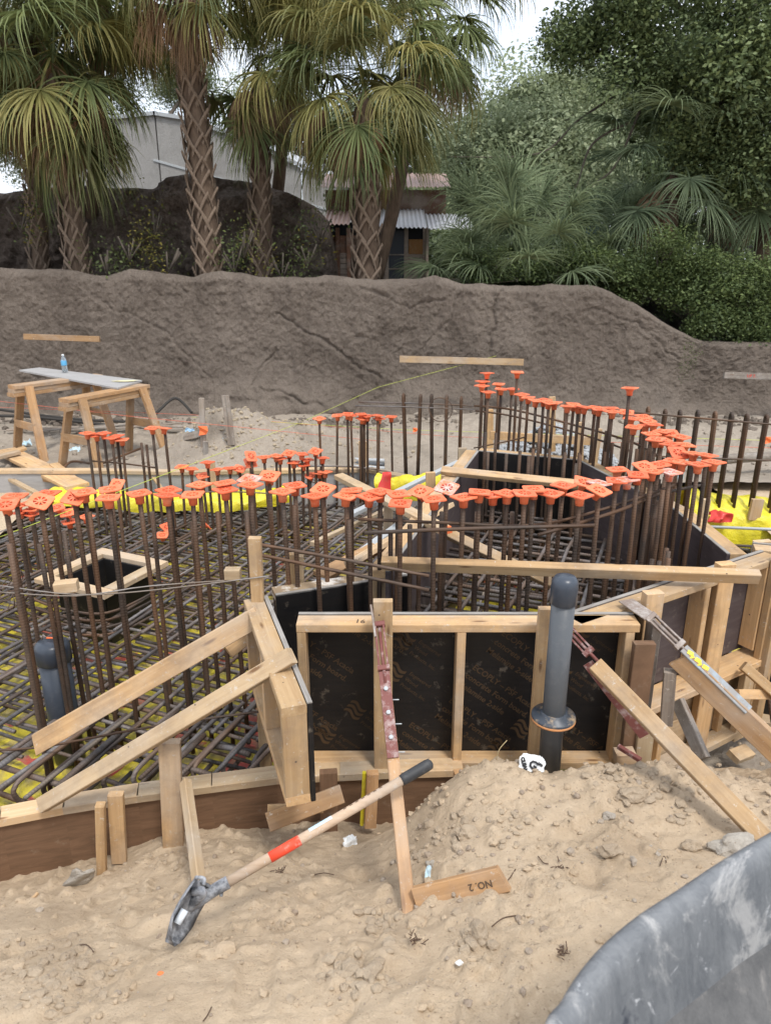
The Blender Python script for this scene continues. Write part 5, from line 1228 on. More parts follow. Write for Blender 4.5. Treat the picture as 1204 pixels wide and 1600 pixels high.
for k, (pts, r, lb, mt, nm) in enumerate([([(225,665,9.3),(250,640,9.5),(275,622,9.7),(300,645,9.6)], .018, 'bent black pipe leaning against the wall toe', 'darkpipe', 'pipe'), ([(0,650,9.6),(60,652,9.6),(200,668,9.4),(260,675,9.3)], .02, 'black hose along the wall toe at left', 'darkpipe', 'hose'),
        ([(0,640,9.8),(120,655,9.7),(230,660,9.6)], .018, 'second black hose close to the wall', 'darkpipe', 'hose'), ([(90,745,7.2),(110,722,7.4),(140,724,7.3)], .012, 'bent dark rod in the sand at left', 'dowel', 'rod'), ([(150,728,7.4),(222,700,7.9)], .012, 'loose straight bar lying behind the capped dowels', 'dowel', 'rod'),
        ([(445,708,8.2),(520,716,7.9),(600,720,7.7)], .022, 'grey pvc conduit lying at the back, topmost of three', 'galv', 'conduit'), ([(440,712,8.1),(520,721,7.8),(600,726,7.6)], .022, 'grey pvc conduit lying at the back, middle of three', 'pvc', 'conduit'), ([(440,717,8.0),(520,727,7.7),(600,732,7.5)], .022, 'grey pvc conduit lying at the back, nearest of three', 'galv', 'conduit'),
        ([(1080,724,7.3),(1150,716,7.3),(1230,712,7.3)], .05, 'long grey brown pole lying on the ground at right', 'grey', 'pole')]):
    tube(nm, crom([W(*p) for p in pts], 5) if len(pts) > 2 else [W(*p) for p in pts], r, M_[mt], n=10, label=lb, cat=nm)
for k in range(7):
    a = W(10 + k * 42, 668 + 3 * math.sin(k * 2), 9.1); b = a + V(random.uniform(.5, 1.0), random.uniform(-.3, .3), random.uniform(-.03, .05)); a.z = rz(a.x, a.y) + .05; b.z = rz(b.x, b.y) + .06
    beam('lath', a, b, .05, .02, UP, M_['grey'], label=f'weathered lath in the litter at the wall toe, {ordw(k + 1)} from the left', cat='board')

# ================================================================ plants
def leafmat(name, a, b, trans=.25, rough=.55, c=None):
    m = MT(name, rough, .3); r_ = m.island(); o_ = m.rand()
    col = m.mix(r_, a, b)
    if c: col = m.mix(m.ramp(o_, [(.70, 0), (.9, .8)]), col, c)
    col = m.mix(1.0, col, m.mix(o_, (1.5, 1.45, 1.32), (.85, .87, .85)), 'MULTIPLY')
    m.col(col)
    tr = m.t.nodes.new('ShaderNodeBsdfTranslucent'); m.L(col, tr.inputs['Color']); mxs = m.t.nodes.new('ShaderNodeMixShader'); mxs.inputs[0].default_value = trans + .08
    out = m.t.nodes['Material Output']; m.L(m.b.outputs[0], mxs.inputs[1]); m.L(tr.outputs[0], mxs.inputs[2]); m.L(mxs.outputs[0], out.inputs['Surface']); return m.m
M_['frond'] = leafmat('green palm frond', (.170, .200, .085), (.085, .115, .050), c=(.20, .19, .08))
M_['frond2'] = leafmat('yellowing palm frond', (.30, .27, .11), (.16, .17, .06))
M_['dead'] = leafmat('dead brown frond', (.38, .26, .17), (.20, .13, .085), .15, .8)
M_['palegreen'] = leafmat('blue green fan leaf', (.22, .27, .165), (.10, .14, .08))
M_['oak'] = leafmat('dark broad leaves', (.165, .205, .095), (.065, .095, .042), .2)
M_['shrub'] = leafmat('shrub leaves', (.135, .175, .065), (.050, .078, .030), .2)
M_['hazeleaf'] = leafmat('far leaves with haze painted in', (.27, .305, .19), (.15, .185, .11), .3)  # distance haze is put into the leaf colour as a paler green
def bark(name, a, b):
    m = MT(name, .95, .1); n_ = m.noise(m.rnd_co(m.co((1, 1, .3))), 14, 6, .7)
    m.col(m.mix(m.ramp(n_, [(.35, 0), (.65, 1)]), a, b)).bump(n_, .6, .02); return m.m
M_['boot'] = bark('old palm leaf base', (.26, .20, .15), (.15, .108, .08)); M_['core'] = bark('palm trunk fibre', (.15, .108, .078), (.075, .052, .038)); M_['bark'] = bark('grey bark', (.13, .11, .09), (.07, .058, .048))

def frond_mesh(pitch, seed, Lp=.85, Lb=.95, nl=46, droop=.27, span=118, wid=.022, stiff=0):
    rr = random.Random(seed); vs = []; fs = []
    f = V(0, math.cos(pitch), math.sin(pitch)); s = V(1, 0, 0); n_ = s.cross(f)
    p = V(0, 0, 0); d_ = f.copy(); pts = [p.copy()]
    for i in range(6): d_ = (d_ + V(0, 0, -.045)).normalized(); p = p + d_ * (Lp / 6); pts.append(p.copy())
    def ribbon(P, ws, fold=.25, side0=None):
        b0 = len(vs)
        for i, q in enumerate(P):
            dd_ = (P[min(i + 1, len(P) - 1)] - P[max(i - 1, 0)]).normalized(); sd = dd_.cross(side0 or UP)
            if sd.length < .05: sd = dd_.cross(V(1, .3, 0))
            sd.normalize(); up_ = sd.cross(dd_)
            vs.extend([q - sd * ws[i] + up_ * ws[i] * fold, q - up_ * ws[i] * fold, q + sd * ws[i] + up_ * ws[i] * fold])
        for i in range(len(P) - 1):
            a = b0 + 3 * i; fs.extend([(a, a + 1, a + 4, a + 3), (a + 1, a + 2, a + 5, a + 4)])
    ribbon(pts, [.016] * 4 + [.013] * 3)
    hub = pts[-1]; hd_ = d_; n_ = s.cross(hd_)
    for i in range(nl):
        a = R(-span + 2 * span * (i + .5) / nl + rr.uniform(-2.6, 2.6)); L = Lb * (1 - .28 * (abs(a) / R(span)) ** 2) * rr.uniform(.88, 1.08)
        dir_ = (hd_ * math.cos(a) + s * math.sin(a) + n_ * (rr.gauss(.12, .10))).normalized()
        q = hub + hd_ * .10 * max(0, math.cos(a)); P = [hub]; st_n = 6
        g_ = droop * rr.choice((.6, .8, 1, 1, 1.3, 2.2))
        for k in range(st_n):
            t_ = (k + 1) / st_n
            dir_ = (dir_ + V(0, 0, -1) * g_ * (.35 + 2.2 * t_ * t_) * (1 - stiff)).normalized(); q = P[-1] + dir_ * (L / st_n); P.append(q)
        w_ = wid * rr.uniform(.75, 1.1); ribbon(P, [w_ * x for x in (.25, .75, .62, .45, .30, .16, .03)], .5, n_)
    return pydata('frond', vs, fs, True)
FR = {}
for nm, kw, mt in (('g', {}, 'frond'), ('y', dict(droop=.36), 'frond2'), ('d', dict(droop=.55, span=70, Lb=.9, Lp=.55, wid=.017), 'dead'), ('p', dict(droop=.14, Lp=.9, Lb=.85, wid=.020), 'palegreen')):
    FR[nm] = []
    for pt in (75, 50, 28, 8, -14, -38, -62):
        for sd in range(2): me = frond_mesh(R(pt), pt * 3 + sd + 7, **kw); me.materials.append(M_[mt]); FR[nm].append((pt, me))
def frond(root, c_, yaw, pitch, kind, sc=1.0):
    lst = FR[kind]; best = min(abs(a - pitch) for a, _ in lst); me = random.choice([m_ for a, m_ in lst if abs(a - pitch) == best])
    o = bpy.data.objects.new('frond', me); COL.objects.link(o); o.parent = root; o.location = Vector(c_) - root.location; o.rotation_euler = (random.gauss(0, .10), random.gauss(0, .16), yaw); o.scale = (sc,) * 3
def boot_mesh():
    vs = []; fs = []; r0 = 1.0
    for sg in (-1, 1):
        b = len(vs); N = 6
        for i in range(N + 1):
            t_ = i / N; an_ = sg * (1 - t_) * .85; z = -.15 + t_ * .27; r = r0 + .012 / .2 * 1 + (.32 * t_ ** 2); w_ = .040 * (1.15 - .4 * t_)
            # local radius is scaled by object; angle about trunk axis
            for (dz, dr) in ((w_, 0), (0, .10), (-w_, 0)): vs.append(((r + dr) * math.sin(an_), -(r + dr) * math.cos(an_), (z + dz) / .2))
        for i in range(N):
            a = b + 3 * i; q = [(a, a + 1, a + 4, a + 3), (a + 1, a + 2, a + 5, a + 4)]; fs += q if sg < 0 else [x[::-1] for x in q]
    return pydata('leaf_base', vs, fs, True)
BOOT = boot_mesh(); BOOT.materials.append(M_['boot'])
def palm(px, pyb, h, cz, r, label, nf=34, boots=True, lean=V(0, 0, 0), dead=6, sc=1.0, kinds='ggggyy', base=None, bz0=None, low=-55, boot_top=1.0):
    b = W(px, pyb, h); b.z = 1.45; top_ = V(b.x, b.y, cz) + lean
    root = empty('sabal_palm', label, 'palm tree', b)
    P = crom([b, b + (top_ - b) * .35 + V(.03, 0, 0), b + (top_ - b) * .7 - V(.02, 0, 0), top_ - UP * .40], 4)
    link('trunk', tube_mesh([q - b for q in P], r, 14, rs=[r * (1 - .12 * i / len(P)) * (1 if i < len(P) - 3 else (.85, .6, .25)[i - len(P) + 3]) for i in range(len(P))]), M_['core'], root, Matrix.Translation(b))
    if boots:
        H = (top_.z - b.z) * boot_top; nb_ = int(H / .036); 
        for k in range(nb_):
            t_ = k / nb_ * boot_top; q = b + (top_ - b) * t_
            o = bpy.data.objects.new('leaf_base', BOOT); COL.objects.link(o); o.parent = root; o.location = q - b + UP * .1
            s = r * (1 - .1 * t_); o.scale = (s, s, .2 * random.uniform(.85, 1.15)); o.rotation_euler = (0, 0, k * 2.39996 + random.gauss(0, .08))
    for k in range(nf):
        a = k * 2.39996 + random.gauss(0, .15); f_ = (k + .5) / nf; pitch = 78 - f_ * (78 - low) + random.gauss(0, 6)
        frond(root, top_ + UP * (.35 - f_ * .75), a, pitch, random.choice(kinds), sc * random.uniform(.85, 1.1))
    for k in range(5): frond(root, top_ - UP * .35, k * 1.3 + random.random(), 80, random.choice(kinds), sc * .8)
    for k in range(dead):
        frond(root, top_ + UP * (-.25 - random.random() * .25), random.uniform(0, 6.28), random.uniform(-62, -30), 'd', sc * random.uniform(.8, 1.1))
    return root
# ================================================================ palms on the bank, left to right
def czz(py, h): return W(602, py, h).z
palm(122, 420, 11.35, czz(62, 11.35), 0.152, 'leftmost sabal palm with bushy skirt of green and brown fronds', 52, dead=18, sc=1.08, low=-72, boot_top=.72)
palm(60, 415, 12.3, czz(-10, 12.3), 0.129, 'taller palm standing just behind the leftmost one', 34, dead=16, sc=1.05, lean=V(.35, 0, 0), low=-60, boot_top=.9)
palm(327, 422, 11.2, czz(-95, 11.2), 0.163, 'straight palm with the longest bare crisscross trunk', 34, dead=7, lean=V(-.08, 0, 0), kinds='gyyg', low=-35, boot_top=.97)
palm(408, 420, 12.0, czz(70, 12.0), 0.144, 'slimmer palm right of the long trunked one', 26, dead=8, lean=V(.10, 0, 0), sc=.9, kinds='gggy', low=-60, boot_top=.8)
palm(572, 436, 11.3, czz(98, 11.3), 0.171, 'bushy palm at the centre with crisscross trunk in front of the hut', 46, dead=9, sc=.98, low=-54, kinds='gggyy', boot_top=.7)
palm(585, 430, 13.2, czz(-10, 13.2), 0.114, 'tall palm behind the centre palm leaning right out of the frame', 34, lean=V(1.0, 0, 0), dead=8, sc=.95, low=-40, boots=False)
palm(415, 425, 13.4, czz(-90, 13.4), 0.106, 'palm between the slim one and the centre one, crown at the top edge', 30, lean=V(.8, 0, 0), dead=8, sc=1.05, low=-50, boots=False)
palm(130, 425, 13.0, czz(-70, 13.0), 0.106, 'palm behind, crown filling the gap left of the long trunked palm', 30, lean=V(.95, 0, 0), dead=9, sc=1.05, low=-55, boots=False)
palm(1035, 430, 12.2, czz(225, 12.2), 0.122, 'dark palm in the shade of the big tree at right', 30, boots=False, dead=3, sc=1.0, kinds='p', low=-60)
palm(1180, 430, 12.6, czz(215, 12.6), 0.137, 'shaded palm with drooping fans at the right edge', 26, boots=False, dead=4, sc=1.05, kinds='p', low=-70)
palm(-120, 430, 11.8, czz(60, 11.8), 0.137, 'palm just beyond the left edge', 26, boots=False, dead=5, sc=1.0, low=-50)
def fan_palm(px, py, h, label, nf, sc, stem=.25, z0=1.35):
    b = W(px, py, h); b.z = z0; root = empty('fan_palmetto', label, 'palmetto', b)
    for k in range(nf):
        a = k * 2.39996 + random.gauss(0, .2); f_ = (k + .5) / nf
        frond(root, b + UP * (stem * (1 - f_)), a, 82 - 62 * f_ + random.gauss(0, 5), 'p', sc * random.uniform(.85, 1.1))
    return root
fan_palm(820, 440, 11.5, 'bright spiky palmetto fan at the centre right of the bank', 22, .95, .65, 1.45)
fan_palm(742, 440, 12.4, 'dark palmetto leaning beside the hut wall', 18, .95, .5, 1.4)
fan_palm(910, 440, 12.4, 'wide palmetto with long stalks right of the bright one', 20, .85, .5, 1.4)
fan_palm(990, 430, 13.2, 'tall shaded palmetto under the big tree', 14, .9, .5, 1.5)
# leafy masses
def clump_mesh(nl, rad, size, seed, flat_=.75):
    rr = random.Random(seed); vs = []; fs = []
    for i in range(nl):
        d_ = V(rr.gauss(0, 1), rr.gauss(0, 1), rr.gauss(0, 1)).normalized() * rad * rr.random() ** .45; d_.z *= flat_
        a = V(rr.gauss(0, 1), rr.gauss(0, 1), rr.gauss(0, .6)).normalized(); n_ = V(rr.gauss(0, .7), rr.gauss(0, .7), 1).normalized(); b = n_.cross(a).normalized()
        L = size * rr.uniform(.6, 1.3); w_ = L * .28; k = len(vs)
        vs += [d_, d_ + a * L * .5 + b * w_, d_ + a * L, d_ + a * L * .5 - b * w_ + n_ * w_ * .3]; fs += [(k, k + 1, k + 2), (k, k + 2, k + 3)]
    return pydata('leaf_clump', vs, fs)
def foliage(root, centres, meshes, sc=(.7, 1.3), nm='leaf_clump'):
    for c_ in centres:
        o = bpy.data.objects.new(nm, random.choice(meshes)); o['kind'] = 'stuff'; COL.objects.link(o); o.parent = root; o.location = Vector(c_) - root.location
        o.rotation_euler = (random.uniform(-.4, .4), random.uniform(-.4, .4), random.uniform(0, 6.28)); o.scale = (random.uniform(*sc),) * 3
def cm(mat, n_, rad, size, k=4):
    out = []
    for i in range(k): me = clump_mesh(n_, rad, size, i + int(size * 1000)); me.materials.append(M_[mat]); out.append(me)
    return out
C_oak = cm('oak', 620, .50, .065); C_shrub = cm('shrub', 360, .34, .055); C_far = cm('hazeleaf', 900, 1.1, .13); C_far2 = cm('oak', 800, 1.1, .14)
def tree(base, h_, blobs, meshes, label, per=18, trunk_r=.2, mat='bark', limbs=True, sc=(.7, 1.3), name='tree'):
    root = empty(name, label, 'tree', base); top_ = base + UP * h_
    tr = tube_mesh([V(0, 0, 0), V(.05, 0, h_ * .4), V(-.05, .05, h_ * .8)], trunk_r, 10, rs=[trunk_r, trunk_r * .8, trunk_r * .5]); link('trunk', tr, M_[mat], root, Matrix.Translation(base))
    cs = []
    for (c_, rad) in blobs:
        if limbs:
            s_ = base + UP * h_ * .55; mid = (s_ + c_) / 2 + V(random.uniform(-.3, .3), random.uniform(-.3, .3), -.1)
            P = crom([s_, mid, c_], 4); link('limb', tube_mesh([q - s_ for q in P], .05, 7, rs=[trunk_r * .45 * (1 - .8 * i / len(P)) for i in range(len(P))]), M_[mat], root, Matrix.Translation(s_))
        for _ in range(per):
            d_ = V(random.gauss(0, 1), random.gauss(0, 1), random.gauss(0, 1)).normalized() * rad * random.random() ** .4; cs.append(c_ + V(d_.x, d_.y, d_.z * .8))
    foliage(root, cs, meshes, sc)
    return root
def WB(px, py, h): return W(px, py, h)
tree(V(WB(1120, 400, 13.5).x, 13.5, 1.0), 6.5, [(WB(960, 30, 12.6), .6), (WB(1030, 95, 12.2), .7), (WB(1100, 60, 11.8), .9), (WB(1180, 100, 11.6), .8), (WB(1130, 170, 11.7), .75), (WB(1190, 200, 11.5), .7), (WB(1100, 240, 11.9), .5), (WB(1180, 270, 11.8), .5), (WB(1000, -60, 12.4), .9), (WB(1100, -70, 12.2), 1.2), (WB(1220, 0, 12), 1.0), (WB(1290, 150, 12), 1.0), (WB(905, 70, 12.9), .4), (WB(1050, 170, 12.8), .5)], C_oak, 'big dark broadleaf tree hanging over the bank at right', 11, .28)
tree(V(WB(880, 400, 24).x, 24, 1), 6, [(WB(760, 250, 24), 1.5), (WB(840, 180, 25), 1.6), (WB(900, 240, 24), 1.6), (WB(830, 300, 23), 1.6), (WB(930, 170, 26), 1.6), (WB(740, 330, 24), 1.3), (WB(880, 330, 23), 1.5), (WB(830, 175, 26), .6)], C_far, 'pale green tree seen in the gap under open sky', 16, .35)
tree(V(WB(1000, 400, 27).x, 27, 1), 7, [(WB(970, 220, 27), 2), (WB(1040, 160, 27), 2.2), (WB(1000, 320, 26), 2), (WB(1120, 300, 26), 2.2), (WB(1200, 330, 26), 2.2)], C_far2, 'darker tree mass behind the shaded palms', 18, .4)
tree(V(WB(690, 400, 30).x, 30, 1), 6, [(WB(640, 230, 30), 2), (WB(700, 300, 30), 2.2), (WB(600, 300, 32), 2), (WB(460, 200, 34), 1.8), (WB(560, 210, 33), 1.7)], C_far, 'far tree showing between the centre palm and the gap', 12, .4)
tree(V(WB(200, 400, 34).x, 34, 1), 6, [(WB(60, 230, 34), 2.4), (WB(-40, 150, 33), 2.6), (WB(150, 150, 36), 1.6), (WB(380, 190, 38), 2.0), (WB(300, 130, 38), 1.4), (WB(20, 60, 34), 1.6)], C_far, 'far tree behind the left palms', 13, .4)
# bare branches across the gap
for k, (pts, lb) in enumerate([([(960,150,13),(900,190,12.8),(840,240,12.6),(700,245,12.5)], 'long thin bare branch crossing toward the centre palm'), ([(985,190,12.6),(925,225,12.5),(900,290,12.4),(870,330,12.3)], 'drooping bare branch over the palmettos'), ([(1000,170,12.4),(960,260,12.3),(915,300,12.2),(900,360,12.2)], 'second drooping bare branch over the palmettos')]):
    P = crom([W(*p) for p in pts], 6); tube('bare_branch', P, .02, M_['bark'], n=6, rs=[.022 * (1 - .75 * i / len(P)) for i in range(len(P))], label=lb, cat='branch')
def shrub(cx, cy, h, rad, nb_, label, meshes=C_shrub, mat='bark', zf=.7):
    c_ = W(cx, cy, h); base = V(c_.x, c_.y, c_.z - rad * zf); root = empty('shrub', label, 'shrub', base)
    for k in range(4):
        e = c_ + V(random.uniform(-1, 1), random.uniform(-.5, .5), random.uniform(0, .8)) * rad * .7; link('stem', tube_mesh([V(0, 0, 0), e - base], .012, 6), M_['bark'], root, Matrix.Translation(base))
    cs = []
    for _ in range(nb_):
        d_ = V(random.gauss(0, 1), random.gauss(0, .7), random.gauss(0, .75)).normalized() * rad * random.random() ** .4; cs.append(c_ + d_)
    foliage(root, cs, meshes, (.55, 1.1)); return root
for k, (x, y, h, rad, n_, lb) in enumerate([(760,418,11.6,.40,14,'low shrub under the dark palmetto'),(860,425,11.5,.35,12,'dark low shrub at the foot of the bright palmetto'),(915,420,11.6,.40,18,'dark shrub left of the wall shoulder'),(985,432,11.5,.42,22,'leafy shrub just over the wall shoulder'),(1065,440,11.4,.48,26,'large leafy shrub spilling over the wall slope'),
        (1135,450,11.2,.52,30,'largest leafy shrub at right over the low wall'),(1205,445,11.1,.55,26,'leafy shrub cut by the right edge'),(1160,508,10.9,.28,16,'low part of the hedge touching the low wall'),(1105,500,10.95,.22,12,'small shrub at the foot of the wall slope'),(1205,508,10.9,.26,12,'small shrub on the low wall at the right edge'),(1030,400,11.4,.45,16,'dim shrub behind the hedge')]):
    shrub(x, y, h, rad, n_, lb)
vs = []; fs = []; rr_ = random.Random(3)
for _ in range(26000):
    px = rr_.uniform(560, 1500); h_ = rr_.uniform(15, 18); q = W(px, 400, h_); z_ = 1.3 + rr_.random() * (1.15 + .5 * mnoise.noise(V(px * .01, 0, 0))); d_ = V(q.x, h_, z_)
    a = V(rr_.gauss(0, 1), rr_.gauss(0, 1), rr_.gauss(0, .6)).normalized(); b = V(rr_.gauss(0, .7), rr_.gauss(0, .7), 1).cross(a).normalized(); L_ = rr_.uniform(.08, .17); k = len(vs)
    vs += [d_, d_ + a * L_ * .5 + b * L_ * .28, d_ + a * L_, d_ + a * L_ * .5 - b * L_ * .28]; fs.append((k, k + 1, k + 2, k + 3))
tag(link('undergrowth', pydata('undergrowth', vs, fs), M_['oak']), kind='stuff')
C_weed = []
M_['weed'] = leafmat('weed leaves', (.10, .125, .04), (.045, .065, .024), .25, c=(.28, .22, .04))
for i in range(4): me = clump_mesh(75, .34, .05, 90 + i, 1.3); me.materials.append(M_['weed']); C_weed.append(me)
for k, (x, y, lb) in enumerate([(165,400,'weed at the foot of the leftmost palm'),(200,375,'thin leafy weed right of the leftmost palm'),(260,395,'weeds between the first two front palms'),(365,395,'yellowing weed right of the long trunk'),(380,370,'taller weed between two trunks'),(440,405,'weed right of the slim palm'),(480,385,'weed in front of the rock mound'),(500,345,'vine top beside the hut'),(240,340,'leafy sprig on the dark rock mound'),(30,330,'dim leaves at the left edge')]):
    shrub(x, y + 8, 10.95 if y > 350 else 11.5, .30, 4, lb, C_weed)
# hanging weed on the wall
c_ = W(1078, 560, 10.15); root = empty('trailing_weed', 'green trailing weed hanging down the wall at the right', 'plant', c_)
me = clump_mesh(160, .22, .035, 333, 1.5); me.materials.append(M_['weed']); foliage(root, [c_ + V(0, 0, .1), c_ + V(-.05, 0, -.15)], [me], (.5, .8))

# ================================================================ dark rock mound, shed, hut, fence, table behind the bank
def mound():
    m = MT('dark artificial rock', .95, .1); c = m.co(kind='World'); n_ = m.noise(c, 2, 6, .7); n2 = m.noise(c, 14, 5, .7)
    col = m.mix(m.ramp(n_, [(.35, 0), (.7, 1)]), (.13, .102, .084), (.30, .24, .20)); col = m.mix(m.ramp(n2, [(.45, 0), (.62, .7)]), col, (.08, .064, .052)); m.col(col).bump(n2, 1.0, .12); return m.m
M_['rock'] = mound()
pf = [(-500,300),(-100,290),(0,300),(100,285),(150,290),(228,292),(255,275),(292,268),(340,276),(400,284),(450,300),(490,320),(512,345),(520,400),(524,440)]
MY = 13.0; mx_ = np.array([W(p[0], p[1], MY).x for p in pf]); mz_ = np.array([W(p[0], p[1], MY).z for p in pf])
U, Vv = np.meshgrid(np.linspace(mx_[0], mx_[-1], 460), np.linspace(0, 1, 90))
tp2 = np.interp(U, mx_, mz_); vv = np.minimum(Vv / .8, 1); ov = np.clip((Vv - .8) / .2, 0, 1)
Zr = .8 + (tp2 - .8) * vv; dp = fbm(U, Zr, .8, 4) * 1.1 + fbm(U, Zr, 4, 4) * .40 + fbm(U + 3, Zr, 14, 3) * .12
ed = np.clip((mx_[-1] - U) / .5, 0, 1) ** .5
o = grid_obj('rock_mound', U, MY + (1 - ed) * .8 - dp * ed + np.clip((vv - .8) / .2, 0, 1) ** 2 * .25 + ov * 1.2, Zr - ov * .5, M_['rock']); tag(o, 'dark sprayed rock mound behind the left palms', 'rock mound')
# pale shed
sy = 19.0; root = empty('pale_shed', 'big pale grey shed wall with sloping top behind the rock mound', 'building', W(380, 400, sy))
M_['shed'] = sand('pale grey panel', (.38, .365, .345), (.31, .30, .285), (.25, .24, .225))
tops = [(60, 215), (150, 190), (242, 180), (300, 190), (385, 222), (470, 262), (560, 300)]
for k in range(len(tops) - 1):
    a, b = W(*tops[k], sy), W(*tops[k + 1], sy); g_ = .015
    vs = [(a.x + g_, sy, .6), (b.x - g_, sy, .6), (b.x - g_, sy, b.z), (a.x + g_, sy, a.z)]; vs += [(x, y + .15, z) for x, y, z in vs]
    link('wall_panel', pydata('p', vs, [(0, 1, 2, 3), (7, 6, 5, 4), (0, 4, 5, 1), (1, 5, 6, 2), (2, 6, 7, 3), (3, 7, 4, 0)]), M_['shed'], root)
    vs = [(a.x - .02, sy - .06, a.z), (b.x + .02, sy - .06, b.z), (b.x + .02, sy + 5, b.z + .5), (a.x - .02, sy + 5, a.z + .5)]; vs += [(x, y, z + .08) for x, y, z in vs]
    link('roof_panel', pydata('p', vs, [(3, 2, 1, 0), (4, 5, 6, 7), (0, 1, 5, 4), (1, 2, 6, 5), (2, 3, 7, 6), (3, 0, 4, 7)]), M_['galv'], root)
beam('seam', W(240, 250, sy - .01), W(520, 330, sy - .01), .05, .02, V(0, -1, 0), M_['galv'], root)
# hut
hy = 14.0; HX = lambda px: W(px, 400, hy).x; HZ = lambda py: W(600, py, hy).z
root = empty('clapboard_hut', 'weathered clapboard hut with rusty corrugated roofs behind the centre palm', 'hut', W(585, 440, hy))
M_['clap'] = wood('grey brown clapboard', (.36, .31, .26), (.22, .18, .15), .6)
M_['reddish'] = wood('reddish brown boards', (.22, .12, .08), (.13, .075, .05), .4)
def wallbox(nm, x0, x1, z0, z1, y, t_, mat): return beam(nm, V(x0, y, (z0 + z1) / 2), V(x1, y, (z0 + z1) / 2), z1 - z0, t_, V(0, -1, 0), mat, root)
for (xa, xb, za, zb_) in ((HX(512), HX(545), HZ(445), HZ(402)), (HX(636), HX(662), HZ(445), HZ(398)), (HX(556), HX(592), HZ(445), HZ(402))):
    z = za
    while z < zb_: wallbox('wall_plank', xa, xb, z, z + .085, hy, .03, M_['clap']); z += .092
wallbox('back_wall', HX(508), HX(664), HZ(450), HZ(345), hy + .6, .05, M_['black'])
wallbox('side_wall', HX(664), HX(668), HZ(450), HZ(355), hy, .5, M_['clap'])
wallbox('upper_wall', HX(516), HX(556), HZ(402), HZ(368), hy + .02, .03, M_['reddish'])
wallbox('gable_wall', HX(505), HX(700), HZ(340), HZ(290), hy + .9, .05, M_['reddish'])
wallbox('sign_board', HX(638), HX(662), HZ(397), HZ(374), hy - .02, .02, plastic('faded orange panel', (.30, .15, .05), (.3, .15, .05), .8, .4))
for px in (528, 545, 597, 604, 634, 663): wallbox('post', HX(px) - .035, HX(px) + .035, HZ(445), HZ(356), hy - .04, .05, M_['reddish'] if px < 560 else M_['clap'])
wallbox('screen_door', HX(606), HX(632), HZ(442), HZ(360), hy - .02, .02, flat('dark screen', (.05, .055, .065), .5))
for z in (398, 420): wallbox('door_rail', HX(606), HX(632), HZ(z) - .012, HZ(z) + .012, hy - .045, .02, M_['grey'])
def corr(nm, x0, x1, y0, z0, y1, z1, mat):
    N = int((x1 - x0) / .038); xs = np.linspace(x0, x1, N * 4); vs = []; fs = []
    for x in xs:
        b_ = .012 * math.sin((x - x0) / .076 * 2 * math.pi); vs += [(x, y0, z0 + b_), (x, y1, z1 + b_), (x, y0, z0 + b_ - .006), (x, y1, z1 + b_ - .006)]
    for i in range(len(xs) - 1): a = i * 4; fs += [(a, a + 4, a + 5, a + 1), (a + 2, a + 3, a + 7, a + 6), (a, a + 2, a + 6, a + 4)]
    return link(nm, pydata(nm, vs, fs), mat, root)
M_['tin'] = plastic('dull tin roofing', (.52, .53, .55), (.52, .53, .55), .45, .6, (.36, .24, .19), .50); M_['rusttin'] = plastic('rusty tin roofing', (.30, .19, .155), (.30, .19, .155), .6, .6, (.5, .42, .38), .5)
corr('roof_sheet', HX(508), HX(548), hy - .45, HZ(352), hy + .8, HZ(352) + .28, M_['rusttin']); corr('roof_sheet', HX(590), HX(664), hy - .45, HZ(357), hy + .8, HZ(357) + .36, M_['tin']); corr('roof_sheet', HX(666), HX(735), hy - .4, HZ(359), hy + .8, HZ(359) + .3, M_['tin'])
corr('roof_sheet', HX(500), HX(705), hy + .5, HZ(288), hy + 1.8, HZ(288) + .35, M_['rusttin'])
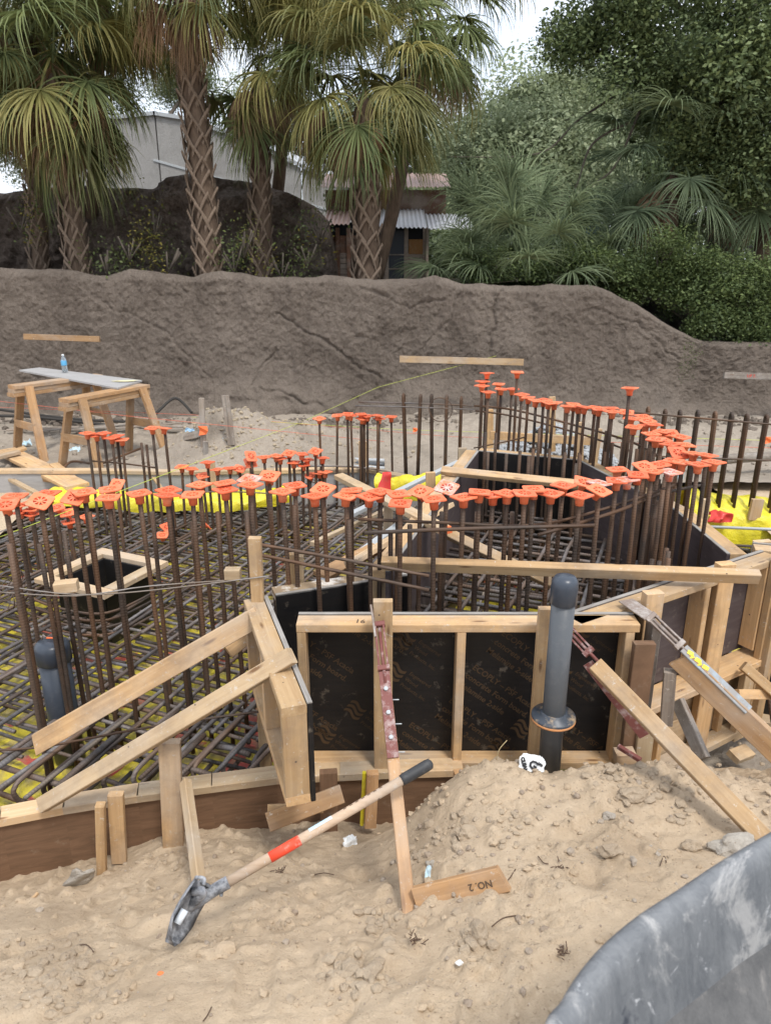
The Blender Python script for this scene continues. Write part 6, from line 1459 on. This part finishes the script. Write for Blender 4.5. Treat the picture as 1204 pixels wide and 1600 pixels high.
# chain link fence at right
fy = 13.2; fx0, fx1 = W(1045, 400, fy).x, W(1400, 400, fy).x; fz0, fz1 = .9, W(600, 290, fy).z; root = empty('chain_link_fence', 'dim chain link fence behind the hedge at right', 'fence', V(fx0, fy, fz0))
M_['fence'] = flat('dull fence wire', (.16, .17, .17), .5, .3, .5)
for k in range(3): x = fx0 + (fx1 - fx0) * k / 2; tube('post', [V(x, fy, fz0), V(x, fy, fz1 + .05)], .03, M_['fence'], root, 8)
tube('top_rail', [V(fx0, fy, fz1), V(fx1, fy, fz1)], .022, M_['fence'], root, 8); tube('middle_rail', [W(1165, 386, fy - .1), W(1400, 388, fy - .1)], .02, M_['galv'], root, 8)
vs = []; fs = []; Hh = fz1 - fz0
x = fx0 - Hh
while x < fx1:
    for sg in (1, -1):
        a = V(x, fy, fz0) if sg > 0 else V(x, fy, fz1); b = a + V(Hh, 0, Hh * sg); t0_ = max(0, (fx0 - x) / Hh); t1_ = min(1, (fx1 - x) / Hh)
        if t1_ > t0_:
            p_, q_ = a + (b - a) * t0_, a + (b - a) * t1_; k = len(vs); e = .0025
            vs += [p_ + V(0, -e, e), p_ + V(0, -e, -e), p_ + V(0, e, 0), q_ + V(0, -e, e), q_ + V(0, -e, -e), q_ + V(0, e, 0)]; fs += [(k, k + 1, k + 4, k + 3), (k + 1, k + 2, k + 5, k + 4), (k + 2, k, k + 3, k + 5)]
    x += .075
tag(link('wire_mesh', pydata('wire', vs, fs), M_['fence'], root), kind='stuff')
# white table with blue cloth
tb_ = W(918, 369, 12.9); root = empty('white_table', 'small white table half hidden behind the palmettos', 'table', tb_ - UP * .7)
beam('table_top', tb_ + V(-.28, 0, 0), tb_ + V(.28, .05, .01), .4, .03, UP, M_['white'], root)
for s in (-.2, .2): beam('leg', tb_ + V(s, 0, -.7), tb_ + V(s, 0, -.016), .04, .04, V(0, 1, 0), M_['white'], root)
scrap(tb_ + V(.04, -.05, .10), .10, .09, 4, V(0, -.9, .4), UP, 'crumpled blue cloth on the white table', flat('blue cloth', (.05, .18, .42), .8), 'blue_cloth', .05)
print('objects', len(bpy.data.objects), 'tris', sum(len(o.data.polygons) for o in bpy.data.objects if o.type == 'MESH'))
